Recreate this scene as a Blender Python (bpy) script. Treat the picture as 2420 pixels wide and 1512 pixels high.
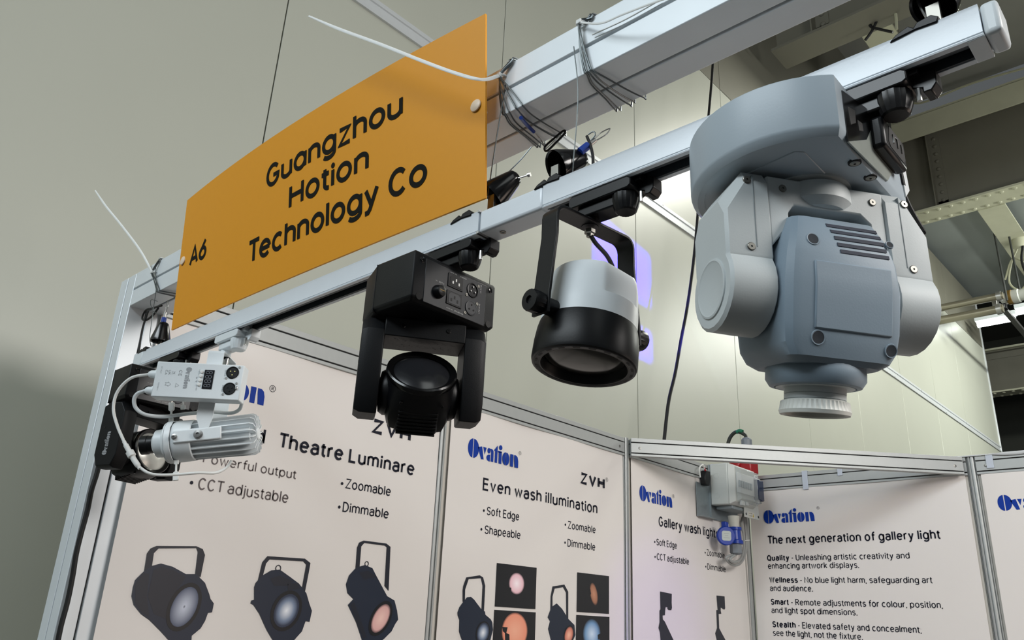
import bpy, math, random
from mathutils import Vector, Matrix
random.seed(7)
for o in list(bpy.data.objects): bpy.data.objects.remove(o, do_unlink=True)
S = bpy.context.scene
COL = S.collection
Z0 = 2.46          # height of the booth rail groove above the floor; scene is laid out relative to it
PI = math.pi
def R(a): return math.radians(a)
# ---------------------------------------------------------------- camera
F_PX = 1884.017; YAW = 2.3255; PIT = 0.3627; ROL = 0.0467
CAMP = Vector((1.826, -0.6562, -0.7001))
def cam_axes():
    f = Vector((math.cos(YAW)*math.cos(PIT), math.sin(YAW)*math.cos(PIT), math.sin(PIT)))
    r = Vector((math.sin(YAW), -math.cos(YAW), 0)); u = r.cross(f)
    return math.cos(ROL)*r+math.sin(ROL)*u, -math.sin(ROL)*r+math.cos(ROL)*u, f
AR, AU, AF = cam_axes()
cam = bpy.data.cameras.new('camera'); camo = bpy.data.objects.new('camera', cam); COL.objects.link(camo)
cam.sensor_width = 36; cam.lens = 36*F_PX/2420; cam.clip_start = 0.02; cam.clip_end = 100
camo.matrix_world = Matrix.Translation(CAMP+Vector((0, 0, Z0))) @ Matrix((AR, AU, -AF)).transposed().to_4x4()
S.camera = camo
def at(px, py, ax, v):
    """photo pixel -> point of the plane  coordinate[ax] = v"""
    d = AR*((px-1210)/F_PX)-AU*((py-756)/F_PX)+AF
    t = (v-CAMP[ax])/d[ax]
    return CAMP+d*t
# ---------------------------------------------------------------- world, exposure, lights
S.view_settings.view_transform = 'Standard'; S.view_settings.look = 'None'
S.view_settings.gamma = 1; S.view_settings.use_curve_mapping = False
S.view_settings.exposure = 0.0
w = bpy.data.worlds.new('hall_air'); w.use_nodes = True
w.node_tree.nodes['Background'].inputs[0].default_value = (0.80, 0.87, 0.90, 1)
w.node_tree.nodes['Background'].inputs[1].default_value = 0.11
S.world = w
def area(name, loc, target, sx, sy, power, col=(1, 1, 1), spread=180):
    l = bpy.data.lights.new(name, 'AREA'); l.shape = 'RECTANGLE'; l.size = sx; l.size_y = sy
    l.energy = power; l.color = col; l.spread = R(spread)
    o = bpy.data.objects.new(name, l); COL.objects.link(o); o.location = Vector(loc)+Vector((0, 0, Z0))
    d = Vector(target)-Vector(loc); o.rotation_euler = d.to_track_quat('-Z', 'Y').to_euler()
    return o
area('hall_light_front', (0.6, -4.5, 2.9), (0.9, 0, -0.2), 5.0, 1.2, 250, (0.86, 0.95, 1.0))
area('hall_light_right', (5.5, -1.0, 3.2), (0.3, 1.2, 0), 2.5, 3.0, 45, (0.95, 1.0, 0.98))
area('hall_light_over_booth', (0.9, 5.8, 3.85), (0.9, 5.81, 0.2), 1.2, 0.2, 135, (1.0, 1.0, 0.90))
area('hall_light_back', (2.2, 9.6, 3.5), (0.6, 9.6, 0.5), 1.6, 0.3, 210, (0.97, 1.0, 0.92))
area('booth_warm_light', (2.6, 1.4, -0.9), (0.0, 1.3, -0.9), 0.8, 0.8, 6, (1.0, 0.80, 0.68))
area('booth_fill_light', (3.6, 0.9, 0.75), (0.2, 1.8, -0.7), 1.4, 0.8, 72, (1.0, 0.96, 0.92))  # added fill that brightens the posters, not a lamp of the booth
area('hall_fill_upward', (4.5, 5.0, 1.6), (1.0, 9.0, 5.0), 1.5, 1.0, 60, (1.0, 1.0, 0.95))  # added fill for the roof steel, stands in for bounced light
# ---------------------------------------------------------------- helpers
def srgb(c):
    return tuple(((x/255)/12.92 if x/255 <= .04045 else ((x/255+.055)/1.055)**2.4) for x in c)
MATS = {}
def mat(name, rgb, rough=.5, metal=0, noise=.04, scale=30, bump=0, spec=.5, emis=0, alpha=1, trans=0, ior=1.45, coat=0, bscale=None, sss=0):
    if name in MATS: return MATS[name]
    m = bpy.data.materials.new(name); m.use_nodes = True; nt = m.node_tree; b = nt.nodes['Principled BSDF']
    c = srgb(rgb)
    tc = nt.nodes.new('ShaderNodeTexCoord'); nz = nt.nodes.new('ShaderNodeTexNoise')
    nz.inputs['Scale'].default_value = scale; nz.inputs['Detail'].default_value = 5
    nt.links.new(tc.outputs['Object'], nz.inputs['Vector'])
    mx = nt.nodes.new('ShaderNodeMix'); mx.data_type = 'RGBA'
    mx.inputs[6].default_value = tuple(x*(1-noise) for x in c)+(1,)
    mx.inputs[7].default_value = tuple(min(1, x*(1+noise)) for x in c)+(1,)
    nt.links.new(nz.outputs['Fac'], mx.inputs[0]); nt.links.new(mx.outputs[2], b.inputs['Base Color'])
    b.inputs['Roughness'].default_value = rough; b.inputs['Metallic'].default_value = metal
    b.inputs['Specular IOR Level'].default_value = spec; b.inputs['IOR'].default_value = ior
    b.inputs['Alpha'].default_value = alpha; b.inputs['Transmission Weight'].default_value = trans
    b.inputs['Coat Weight'].default_value = coat
    if emis:
        b.inputs['Emission Color'].default_value = c+(1,); b.inputs['Emission Strength'].default_value = emis
    if bump:
        bp = nt.nodes.new('ShaderNodeBump'); bp.inputs['Strength'].default_value = bump; bp.inputs['Distance'].default_value = .001
        n2 = nt.nodes.new('ShaderNodeTexNoise'); n2.inputs['Scale'].default_value = bscale or scale*8; n2.inputs['Detail'].default_value = 3
        nt.links.new(tc.outputs['Object'], n2.inputs['Vector']); nt.links.new(n2.outputs['Fac'], bp.inputs['Height'])
        nt.links.new(bp.outputs['Normal'], b.inputs['Normal'])
    MATS[name] = m
    return m
class MB:
    def __init__(s, M=None): s.v = []; s.f = []; s.M = M or Matrix.Identity(4); s.uv = None
    def add(s, vs, fs):
        o = len(s.v); s.v += [s.M @ Vector(p) for p in vs]; s.f += [[i+o for i in f] for f in fs]; return s
    def box(s, x0, x1, y0, y1, z0, z1):
        v = [(x, y, z) for x in (x0, x1) for y in (y0, y1) for z in (z0, z1)]
        return s.add(v, [(0, 1, 3, 2), (4, 6, 7, 5), (0, 4, 5, 1), (2, 3, 7, 6), (0, 2, 6, 4), (1, 5, 7, 3)])
    def loft(s, rings, cap0=True, cap1=True, closed=True, loop=False):
        n = len(rings[0]); v = [p for r in rings for p in r]; f = []
        m = len(rings); rng = range(m if loop else m-1)
        for i in rng:
            a = i*n; b = ((i+1) % m)*n
            for j in range(n if closed else n-1):
                k = (j+1) % n; f.append((a+j, a+k, b+k, b+j))
        if not loop:
            if cap0: f.append(tuple(range(n))[::-1])
            if cap1: f.append(tuple(range((m-1)*n, m*n)))
        return s.add(v, f)
    def prism(s, poly, ax, a, b):
        def P(q, t):
            return (t, q[0], q[1]) if ax == 0 else ((q[0], t, q[1]) if ax == 1 else (q[0], q[1], t))
        return s.loft([[P(q, a) for q in poly], [P(q, b) for q in poly]])
    def lathe(s, prof, c, ax, n=32, cap0=False, cap1=False, ex=None):
        """prof: (radius, distance along ax)"""
        ax = Vector(ax).normalized(); ex = Vector(ex) if ex else (Vector((0, 0, 1)) if abs(ax.z) < .9 else Vector((1, 0, 0)))
        e1 = (ex-ax*ex.dot(ax)).normalized(); e2 = ax.cross(e1); c = Vector(c)
        rings = [[c+ax*t+(e1*math.cos(2*PI*k/n)+e2*math.sin(2*PI*k/n))*r for k in range(n)] for r, t in prof]
        return s.loft(rings, cap0, cap1)
    def cyl(s, p0, p1, r, n=20, r1=None):
        p0 = Vector(p0); d = Vector(p1)-p0
        return s.lathe([(r, 0), (r if r1 is None else r1, d.length)], p0, d, n, True, True)
    def tube(s, pts, r, n=8, sub=0, loop=False, flat=None):
        pts = [Vector(p) for p in pts]
        if sub:
            q = []; m = len(pts)
            for i in range(m if loop else m-1):
                p1 = pts[i]; p2 = pts[(i+1) % m]
                p0 = pts[i-1] if (i > 0 or loop) else p1*2-p2
                p3 = pts[(i+2) % m] if (i+2 < m or loop) else p2*2-p1
                for k in range(sub):
                    t = k/sub
                    q.append(.5*((2*p1)+(p2-p0)*t+(2*p0-5*p1+4*p2-p3)*t*t+(3*p1-p0-3*p2+p3)*t**3))
            if not loop: q.append(pts[-1])
            pts = q
        m = len(pts); rings = []; nrm = None
        for i in range(m):
            a = pts[i-1] if (i > 0 or loop) else pts[i]; b = pts[(i+1) % m] if (i < m-1 or loop) else pts[i]
            t = (b-a).normalized()
            if nrm is None:
                nrm = Vector((0, 0, 1)) if abs(t.z) < .9 else Vector((1, 0, 0))
                if flat: nrm = Vector(flat)
            nrm = (nrm-t*nrm.dot(t)).normalized(); bi = t.cross(nrm)
            rr = r if not callable(r) else r(i/(m-1))
            ra, rb = (rr, rr) if not isinstance(rr, tuple) else rr
            rings.append([pts[i]+nrm*math.cos(2*PI*k/n)*ra+bi*math.sin(2*PI*k/n)*rb for k in range(n)])
        return s.loft(rings, not loop, not loop, True, loop)
    def sphere(s, c, r, n=12, m=8, sc=(1, 1, 1)):
        c = Vector(c); rings = []
        for i in range(m+1):
            a = PI*i/m; rr = max(math.sin(a), 1e-3)
            rings.append([c+Vector((math.cos(2*PI*k/n)*rr*r*sc[0], math.sin(2*PI*k/n)*rr*r*sc[1], math.cos(a)*r*sc[2])) for k in range(n)])
        return s.loft(rings)
LOC = {}
def link(o, loc, parent):
    loc = Vector(loc); o.location = loc; LOC[o.name] = loc; COL.objects.link(o)
    if parent is not None:
        o.parent = parent; o.matrix_parent_inverse = Matrix.Translation(-LOC[parent.name])
    return o
def obj(name, mb, m, parent=None, smooth=35, bevel=0, seg=2, loc=None, sub=0):
    xs = [v.x for v in mb.v]; ys = [v.y for v in mb.v]; zs = [v.z for v in mb.v]
    c = Vector(loc) if loc is not None else Vector(((min(xs)+max(xs))/2, (min(ys)+max(ys))/2, min(zs)))
    me = bpy.data.meshes.new(name); me.from_pydata([v-c for v in mb.v], [], mb.f); me.update()
    for mm in (m if isinstance(m, list) else [m]): me.materials.append(mm)
    if smooth:
        me.polygons.foreach_set('use_smooth', [True]*len(me.polygons))
        me.set_sharp_from_angle(angle=R(smooth))
    if mb.uv:
        ul = me.uv_layers.new(name='UVMap')
        for i, q in enumerate(mb.uv): ul.data[i].uv = q
    o = bpy.data.objects.new(name, me)
    if bevel:
        b = o.modifiers.new('bevel', 'BEVEL'); b.width = bevel; b.segments = seg; b.limit_method = 'ANGLE'; b.angle_limit = R(30)
        b.harden_normals = False
    if sub:
        b = o.modifiers.new('subdivision', 'SUBSURF'); b.levels = sub; b.render_levels = sub
    return link(o, c, parent)
def tag(o, label=None, cat=None, group=None, kind=None):
    if label: o['label'] = label
    if cat: o['category'] = cat
    if group: o['group'] = group
    if kind: o['kind'] = kind
    return o
def thing(name, loc, label, cat, group=None):
    o = bpy.data.objects.new(name, None); o.empty_display_size = .02
    link(o, loc, None); return tag(o, label, cat, group)
def frame(origin, az, tilt_x=0, tilt_y=0):
    """x = along az, y = away from the viewer's side, z = up"""
    return Matrix.Translation(Vector(origin)) @ Matrix.Rotation(az, 4, 'Z') @ Matrix.Rotation(tilt_x, 4, 'X') @ Matrix.Rotation(tilt_y, 4, 'Y')
# ---------------------------------------------------------------- stroke lettering
def arc(cx, cy, rx, ry, a0, a1, n=None):
    n = n or max(3, int(abs(a1-a0)/15))
    return [(cx+rx*math.cos(R(a0+(a1-a0)*i/n)), cy+ry*math.sin(R(a0+(a1-a0)*i/n))) for i in range(n+1)]
X_, B_ = .73, .24
def bowl(): return arc(.24, .365, .24, .365, 0, 360, 24)
def dot(x): return [(x-.0005, .93), (x+.0005, .93)]
G = {
 'o': (.48, [bowl()]), 'q': (.48, [bowl(), [(.48, .73), (.48, -.28)]]), '@': (.48, [bowl(), [(.48, .73), (.48, 0)]]),
 'a': (.43, [arc(.22, .53, .2, .2, 165, 0)+[(.42, 0)], [(.42, .43), (.2, .43)]+arc(.2, .215, .2, .215, 90, 270)+arc(.2, .215, .22, .215, 270, 330)]),
 'b': (.48, [bowl(), [(0, 0), (0, 1.03)]]), 'd': (.48, [bowl(), [(.48, 0), (.48, 1.03)]]), 'p': (.48, [bowl(), [(0, -.28), (0, .73)]]),
 'c': (.43, [arc(.24, .365, .24, .365, 48, 312)]), 'e': (.47, [arc(.24, .365, .24, .365, 318, 5)[::-1], [(.02, .38), (.475, .38)]]),
 'f': (.27, [arc(.3, .85, .18, .18, 85, 180)+[(.12, 0)], [(0, .68), (.3, .68)]]),
 'g': (.48, [bowl(), [(.48, .73), (.48, -.06)]+arc(.24, -.06, .24, .22, 0, -150)]),
 'h': (.42, [[(0, 0), (0, 1.03)], arc(.21, .5, .21, .23, 180, 0)+[(.42, 0)]]), 'n': (.42, [[(0, 0), (0, .73)], arc(.21, .5, .21, .23, 180, 0)+[(.42, 0)]]),
 'i': (0, [[(0, 0), (0, .73)], dot(0)]), 'j': (.05, [[(.05, .73), (.05, -.1)]+arc(-.09, -.1, .14, .16, 0, -85), dot(.05)]),
 'k': (.4, [[(0, 0), (0, 1.03)], [(.38, .73), (0, .28)], [(.14, .42), (.42, 0)]]), 'l': (0, [[(0, 0), (0, 1.03)]]),
 'm': (.74, [[(0, 0), (0, .73)], arc(.185, .52, .185, .21, 180, 0)+[(.37, 0)], arc(.555, .52, .185, .21, 180, 0)+[(.74, 0)]]),
 'r': (.25, [[(0, 0), (0, .73)], arc(.22, .49, .22, .24, 180, 80)]),
 's': (.38, [arc(.195, .555, .18, .175, 25, 270)+arc(.195, .19, .19, .19, 90, -155)]),
 't': (.28, [[(.13, .93), (.13, .18)]+arc(.29, .18, .16, .18, 180, 275), [(0, .7), (.29, .7)]]),
 'u': (.42, [[(0, .73), (0, .23)]+arc(.21, .23, .21, .23, 180, 360), [(.42, .73), (.42, 0)]]),
 'v': (.42, [[(0, .73), (.21, 0), (.42, .73)]]), 'w': (.68, [[(0, .73), (.17, 0), (.34, .73), (.51, 0), (.68, .73)]]),
 'x': (.42, [[(0, .73), (.42, 0)], [(.42, .73), (0, 0)]]), 'y': (.42, [[(0, .73), (.22, .02)], [(.43, .73), (.17, -.14), (.1, -.26), (-.02, -.27)]]),
 'z': (.4, [[(0, .73), (.4, .73), (0, 0), (.42, 0)]]),
 'A': (.58, [[(0, 0), (.29, 1), (.58, 0)], [(.1, .3), (.48, .3)]]), 'C': (.53, [arc(.28, .5, .28, .5, 42, 318)]),
 'D': (.52, [[(0, 0), (0, 1), (.2, 1)]+arc(.2, .5, .32, .5, 90, -90)+[(0, 0)]]),
 'E': (.44, [[(.44, 1), (0, 1), (0, 0), (.45, 0)], [(0, .53), (.4, .53)]]), 'F': (.42, [[(.44, 1), (0, 1), (0, 0)], [(0, .5), (.38, .5)]]),
 'G': (.57, [arc(.29, .5, .29, .5, 42, 330)+[(.56, .46), (.31, .46)]]), 'H': (.54, [[(0, 0), (0, 1)], [(.54, 0), (.54, 1)], [(0, .52), (.54, .52)]]),
 'I': (0, [[(0, 0), (0, 1)]]), 'K': (.5, [[(0, 0), (0, 1)], [(.48, 1), (0, .42)], [(.16, .6), (.5, 0)]]), 'L': (.42, [[(0, 1), (0, 0), (.42, 0)]]),
 'M': (.7, [[(0, 0), (0, 1), (.35, .15), (.7, 1), (.7, 0)]]), 'N': (.54, [[(0, 0), (0, 1), (.54, 0), (.54, 1)]]),
 'O': (.56, [arc(.28, .5, .28, .5, 0, 360, 24)]), 'P': (.5, [[(0, 0), (0, 1), (.24, 1)]+arc(.24, .735, .25, .265, 90, -90)+[(0, .47)]]),
 'Q': (.56, [arc(.28, .5, .28, .5, 0, 360, 24), [(.34, .18), (.58, -.1)]]), 'R': (.5, [[(0, 0), (0, 1), (.24, 1)]+arc(.24, .745, .24, .255, 90, -90)+[(0, .49)], [(.26, .49), (.52, 0)]]),
 'S': (.48, [arc(.25, .745, .23, .25, 20, 260)+arc(.24, .255, .24, .255, 80, -160)]), 'T': (.54, [[(0, 1), (.54, 1)], [(.27, 1), (.27, 0)]]),
 'U': (.52, [[(0, 1), (0, .27)]+arc(.26, .27, .26, .27, 180, 360)+[(.52, 1)]]), 'V': (.56, [[(0, 1), (.28, 0), (.56, 1)]]),
 'W': (.8, [[(0, 1), (.2, 0), (.4, 1), (.6, 0), (.8, 1)]]), 'X': (.54, [[(0, 1), (.54, 0)], [(.54, 1), (0, 0)]]), 'Z': (.5, [[(0, 1), (.5, 1), (0, 0), (.52, 0)]]),
 '0': (.46, [arc(.23, .5, .23, .5, 0, 360, 24)]), '1': (.2, [[(0, .8), (.2, 1), (.2, 0)]]), '2': (.44, [arc(.22, .76, .21, .24, 160, -30)+[(0, 0), (.45, 0)]]),
 '3': (.42, [arc(.2, .76, .2, .24, 150, -90), arc(.2, .26, .22, .26, 90, -150)]), '4': (.46, [[(.36, 0), (.36, 1), (0, .3), (.48, .3)]]),
 '6': (.46, [arc(.23, .3, .23, .3, 0, 360, 24), [(.4, 1), (.03, .42)]]), '8': (.46, [arc(.23, .26, .23, .26, 0, 360, 20), arc(.23, .76, .2, .24, 0, 360, 20)]),
 '.': (.02, [[(.01, .01), (.011, .01)]]), ',': (.03, [[(.02, .04), (-.03, -.15)]]), ';': (.03, [[(.02, .04), (-.03, -.15)], [(0, .6), (.03, .6)]]),
 '-': (.22, [[(0, .4), (.24, .4)]]), '*': (.02, [arc(.02, .4, .035, .05, 0, 360, 8)]), ' ': (.1, []),
}
def strokes(text, w=.13, gap=.14):
    """polylines of a line of text, cap height 1, and its width"""
    x = w/2; out = []
    for ch in text:
        if ch == ' ': x += .30; continue
        adv, st = G[ch]
        if ch == 't' and x > w: x -= .06
        for s in st: out.append([(x+px, w/2+py*(1-w)) for px, py in s])
        x += adv+w+gap-.03-(.10 if ch == 'T' else .03 if ch in 'trf' else 0)
    return out, x-gap-w/2+.03
def ribbon(mb, line, w, fn):
    n = len(line); closed = math.dist(line[0], line[-1]) < 1e-6
    if n == 2 and math.dist(*line) < .0028:
        (x, y), _ = line; r = w*.62
        mb.add([fn(x+r*math.cos(2*PI*k/10), y+r*math.sin(2*PI*k/10)) for k in range(10)], [tuple(range(10))]); return
    L = []; Rr = []
    for i in range(n):
        a = line[i-1] if i else (line[-2] if closed else None); b = line[i+1] if i < n-1 else (line[1] if closed else None); p = line[i]
        ds = []
        for q0, q1 in ((a, p), (p, b)):
            if q0 is None or q1 is None: continue
            dx, dy = q1[0]-q0[0], q1[1]-q0[1]; l = math.hypot(dx, dy)
            if l > 1e-9: ds.append((dx/l, dy/l))
        if len(ds) == 1: ds = ds*2
        nx, ny = -(ds[0][1]+ds[1][1]), ds[0][0]+ds[1][0]; l = math.hypot(nx, ny) or 1; nx /= l; ny /= l
        c = max(.72, nx*-ds[0][1]+ny*ds[0][0]); k = w/2/c
        L.append(fn(p[0]+nx*k, p[1]+ny*k)); Rr.append(fn(p[0]-nx*k, p[1]-ny*k))
    mb.add(L+Rr, [(i, i+1, n+i+1, n+i) for i in range(n-1)])
def write(mb, text, fn, x0, x1, base, cap, w=.13, gap=.14):
    """text from x0 to x1 (metres along the surface), baseline base, cap height cap; fn(x, y) -> point"""
    st, W = strokes(text, w, gap); sx = (x1-x0)/W if x1 is not None else cap
    for s in st: ribbon2(mb, s, w, lambda x, y: fn(x0+x*sx, base+y*cap), sx/cap)
def ribbon2(mb, s, w, fn, asp):
    # keep stems the same visual weight when the text is condensed
    s2 = [(x*asp, y) for x, y in s]
    ribbon(mb, s2, w*(.55+.45*asp) if asp < 1 else w, lambda x, y: fn(x/asp, y))
def poly(mb, pts, fn): mb.add([fn(*p) for p in pts], [tuple(range(len(pts)))])
def half(cx, cy, rx, ry, side, g=0, n=14):
    a0, a1 = (90, 270) if side < 0 else (-90, 90)
    return [(cx+side*g+rx*math.cos(R(a0+(a1-a0)*i/n)), cy+ry*math.sin(R(a0+(a1-a0)*i/n))) for i in range(n+1)]
def logo(mb, fn, x0, base, h, aspect=3.9, only=None):
    """the stencil logotype 'Ovation', O height h, baseline at base"""
    k = h*aspect/3.95
    def q(x, y): return fn(x0+x*k, base+y*h)
    def p(pts): poly(mb, pts, q)
    p(half(.36, .5, .36, .5, -1, .03)); p(half(.36, .5, .40, .5, 1, .03))
    p([(.70, .62), (.98, .70), (1.02, .70), (1.18, .04), (.98, .02)])
    p([(1.10, .70), (1.36, .69), (1.24, .30)])
    p(half(1.55, .57, .12, .15, -1)+half(1.55, .57, .12, .15, 1)); p(half(1.60, .19, .22, .18, -1)+[(1.66, .01), (1.66, .37)])
    p([(1.62, .70), (1.80, .70), (1.90, .62), (1.92, .5), (1.92, .03), (1.72, .03), (1.72, .5), (1.70, .6)])
    p([(1.95, .68), (2.22, .98), (2.22, .70), (2.22, .03), (2.03, .03), (2.03, .62)]); p([(2.26, .70), (2.56, .70), (2.56, .62), (2.26, .62)])
    p(half(2.46, .90, .13, .13, -1)+half(2.46, .90, .13, .13, 1)); p([(2.32, .66), (2.56, .66), (2.56, .03), (2.34, .03)])
    p(half(2.90, .37, .25, .35, -1, .02)); p(half(2.90, .37, .27, .35, 1, .02))
    p([(3.25, .70), (3.50, .70), (3.50, .03), (3.27, .03)]); p([(3.57, .70), (3.75, .69), (3.86, .60), (3.92, .4), (3.93, .03), (3.65, .03), (3.58, .5)])
def rmark(mb, fn, x, y, r):
    ribbon(mb, arc(x, y, r, r, 0, 360, 20), r*.16, fn)
    ribbon(mb, [(x-r*.3, y-r*.5), (x-r*.3, y+r*.5), (x+r*.1, y+r*.5), (x+r*.3, y+r*.25), (x+r*.1, y), (x-r*.3, y)], r*.16, fn)
    ribbon(mb, [(x, y), (x+r*.35, y-r*.5)], r*.16, fn)
# ---------------------------------------------------------------- materials
ALU = mat('anodised_aluminium', (170, 173, 172), .45, .25, .05, 60, .02)
BEAMM = mat('white_anodised_beam', (222, 228, 232), .38, .15, .05, 14, .03)
DARK = mat('dark_groove', (28, 28, 30), .7)
TRACKM = mat('white_powder_coated_track', (226, 232, 238), .35, .05, .03, 40, .05)
TRACKIN = mat('dark_track_channel', (58, 64, 70), .5)
WALLM = mat('cream_steel_panel', (187, 189, 177), .38, .0, .05, 1.2, .05, spec=.5, bscale=3)
TRIM = mat('pale_strip', (214, 218, 220), .35, .2, .04)
BLACK = mat('black_plastic', (10, 11, 14), .40, 0, .1, 60, .05, spec=.35)
BLACKG = mat('glossy_black_plastic', (12, 12, 13), .18, 0, .05)
BLACKM = mat('black_powder_coat', (11, 13, 16), .5, 0, .1, 90, .12, bscale=900, spec=.3)
RUBBER = mat('black_cable_rubber', (16, 16, 17), .55)
STEEL = mat('bright_steel', (190, 190, 188), .28, .9, .05)
WIRE = mat('galvanised_wire', (112, 118, 120), .35, .85, .08, 200)
SCREWM = mat('screw_steel', (130, 128, 122), .35, .85)
WHITEP = mat('white_nylon', (228, 230, 228), .4, 0, .03, alpha=1, sss=0)
WHITEC = mat('white_powder_coat', (222, 228, 231), .4, 0, .03, 60, .08, bscale=700)
GREYP = mat('grey_blue_plastic', (127, 143, 156), .5, 0, .04, 25, .06, bscale=600)
GREYW = mat('grey_white_plastic', (192, 198, 199), .5, 0, .04, 20, .06, bscale=600)
POSTERM = mat('glossy_poster_vinyl', (225, 220, 216), .3, 0, .015, 5, .12, bscale=4)
PANELM = mat('white_panel_board', (205, 201, 193), .5, 0, .03, 4)
ORANGE = mat('orange_sign_board', (228, 152, 8), .55, 0, .02, 90, .03)
INK = mat('black_ink', (30, 30, 26), .8, spec=.1)
INKN = mat('navy_ink', (22, 24, 38), .5, spec=.2)
BLUEINK = mat('blue_logo_ink', (8, 52, 148), .5, spec=.2)
GREYINK = mat('grey_print', (150, 154, 158), .5)
WHITEINK = mat('white_print', (190, 192, 190), .5)
GLASS = mat('dark_lens_glass', (22, 24, 26), .06, 0, .2, 12, spec=.8, coat=1)
# ================================================================ the hall
def struct(name, mb, m, **k):
    return tag(obj(name, mb, m, **k), kind='structure')
XW = -0.6
HALLC = mat('hall_ceiling_paint', (150, 150, 142), .7, 0, .06, 2)
HALLB = mat('blue_grey_ceiling_board', (150, 157, 155), .7, 0, .05, 2)
OLIVE = mat('olive_steel_and_wall_shade', (116, 114, 102), .6, 0, .08, 3, .1)
CREAMST = mat('cream_flange_paint', (196, 196, 172), .6, 0, .10, 5, .1)
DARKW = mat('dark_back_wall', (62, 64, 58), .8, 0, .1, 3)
FLOORM = mat('hall_floor', (70, 68, 66), .6, 0, .08, 3)
struct('floor', MB().box(-6, 10, -8, 16, -Z0-.05, -Z0), FLOORM)
root = struct('wall_left', MB().box(XW-.10, XW-.02, -3.2, 11.9, -Z0, 4.05), mat('wall_core', (120, 120, 112), .7))
ys = [-3.1, -1.86, -.66, .54, 1.76, 2.98, 4.18, 5.35, 6.5, 7.8, 9.0, 10.2, 11.82]
for a, b in zip(ys, ys[1:]):
    for z0, z1, m_ in ((-Z0+.01, 1.79, WALLM), (1.85, 3.28, WALLM), (3.285, 4.05, OLIVE)):  # olive top row: shadow high on the wall, put into the panel colour
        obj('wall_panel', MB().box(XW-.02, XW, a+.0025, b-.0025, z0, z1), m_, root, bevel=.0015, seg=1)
t = struct('trim_1', MB().prism([(XW-.02, 1.78), (XW+.012, 1.78), (XW+.012, 1.80), (XW+.006, 1.803), (XW+.006, 1.835), (XW+.012, 1.838), (XW+.012, 1.86), (XW-.02, 1.86)], 1, -3.1, 11.82), TRIM)
for k in range(13):
    y = .7+k*.86
    obj('screw', MB().lathe([(.007, 0), (.007, .003), (.004, .004)], (XW+.0095, y, 1.852 if k % 2 else 1.788), (1, 0, 0), 10, cap1=True), SCREWM, t)
struct('trim_2', MB().box(XW-.1, XW+.014, 11.82, 11.86, -Z0, 4.05), TRIM, bevel=.003)
struct('wall_left_upper', MB().box(XW-.2, XW-.05, -3.2, 9.2, 4.05, 5.7), OLIVE)  # olive carries the shade on this wall above the panels
struct('ceiling', MB().box(-1, 9, -4.0, 8.9, 5.7, 5.8), HALLC)
struct('ceiling_lower', MB().box(-6, 9, 8.9, 12.0, 4.12, 4.2), HALLB)
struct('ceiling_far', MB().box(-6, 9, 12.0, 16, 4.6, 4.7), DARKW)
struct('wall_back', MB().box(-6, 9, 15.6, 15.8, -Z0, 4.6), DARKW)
def rivets(name, pts, ax, r, parent, m):
    mb = MB()
    for p in pts: mb.lathe([(r, 0), (r*.85, r*.45), (r*.4, r*.65)], p, ax, 8, cap1=True)
    return tag(obj(name, mb, m, parent), kind='stuff')
def girder(y, zb, zt, x0, x1, fw, label, rv=True):
    CREAMST = MATS['cream_flange_paint'] if rv else OLIVE
    g = thing('steel_girder', ((x0+x1)/2, y, zb), label, 'girder', None)
    obj('bottom_flange', MB().box(x0, x1, y-fw/2, y+fw/2, zb, zb+.025), CREAMST, g)
    obj('web', MB().box(x0, x1, y-.01, y+.01, zb+.025, zt), OLIVE, g)
    obj('angle_iron', MB().prism([(y-.012, zb+.025), (y-.11, zb+.025), (y-.11, zb+.035), (y-.022, zb+.045), (y-.022, zb+.14), (y-.012, zb+.14)], 0, x0, x1), OLIVE, g)
    obj('top_flange', MB().box(x0, x1, y-fw/2, y+fw/2, zt, zt+.03), CREAMST, g)
    obj('angle_iron', MB().prism([(y-.012, zt), (y-.08, zt), (y-.08, zt-.012), (y-.022, zt-.02), (y-.022, zt-.12), (y-.012, zt-.12)], 0, x0, x1), OLIVE, g)
    x = x0+.35
    while x < x1:
        obj('stiffener', MB().box(x-.012, x+.0, y-.12, y-.01, zb+.03, zt), OLIVE, g)
        obj('stiffener', MB().box(x-.012, x+.11, y-.022, y-.01, zb+.03, zt), OLIVE, g)
        rivets('rivets', [(x+.06, y-.022, zb+.15+.105*k) for k in range(int((zt-zb-.2)/.105))], (0, -1, 0), .024, g, OLIVE)
        x += 2.2
    if rv:
        n = int((x1-x0)/.13)
        rivets('rivets', [(x0+.1+.13*k, y-fw*.33, zb) for k in range(n)]+[(x0+.16+.13*k, y+fw*.33, zb) for k in range(n)], (0, 0, -1), .026, g, CREAMST)
    return g
gg = girder(8.8, 4.04, 5.32, -.55, 6, .36, 'riveted steel girder with cream flanges crossing above the white pipes')
obj('fascia_plate', MB().box(-.55, 6, 8.60, 8.62, 5.02, 5.31), MATS['cream_flange_paint'], gg, bevel=.004)
girder(4.95, 3.95, 4.9, -.42, 6, .3, 'dark riveted girder partly hidden behind the white fascia beam, nearest the booth', False)
girder(13.6, 3.05, 3.75, -5, 6, .3, 'distant dark girder beyond the end of the cream wall')
p0 = at(2322, 512, 2, 4.05); p1 = at(2404, 488, 2, 4.05)
lb = thing('roof_beam', (p0.x+.1, 10.4, 4.05), 'wide pale roof beam running away from the rivet girder over the hanging rods', 'beam')
obj('bottom_flange', MB().box(p0.x, p0.x+.28, 8.98, 12, 4.03, 4.055), CREAMST, lb)
obj('web', MB().box(p0.x+.13, p0.x+.15, 8.98, 12, 4.055, 4.12), OLIVE, lb)
q = at(2050, 40, 2, 4.4)
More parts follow.
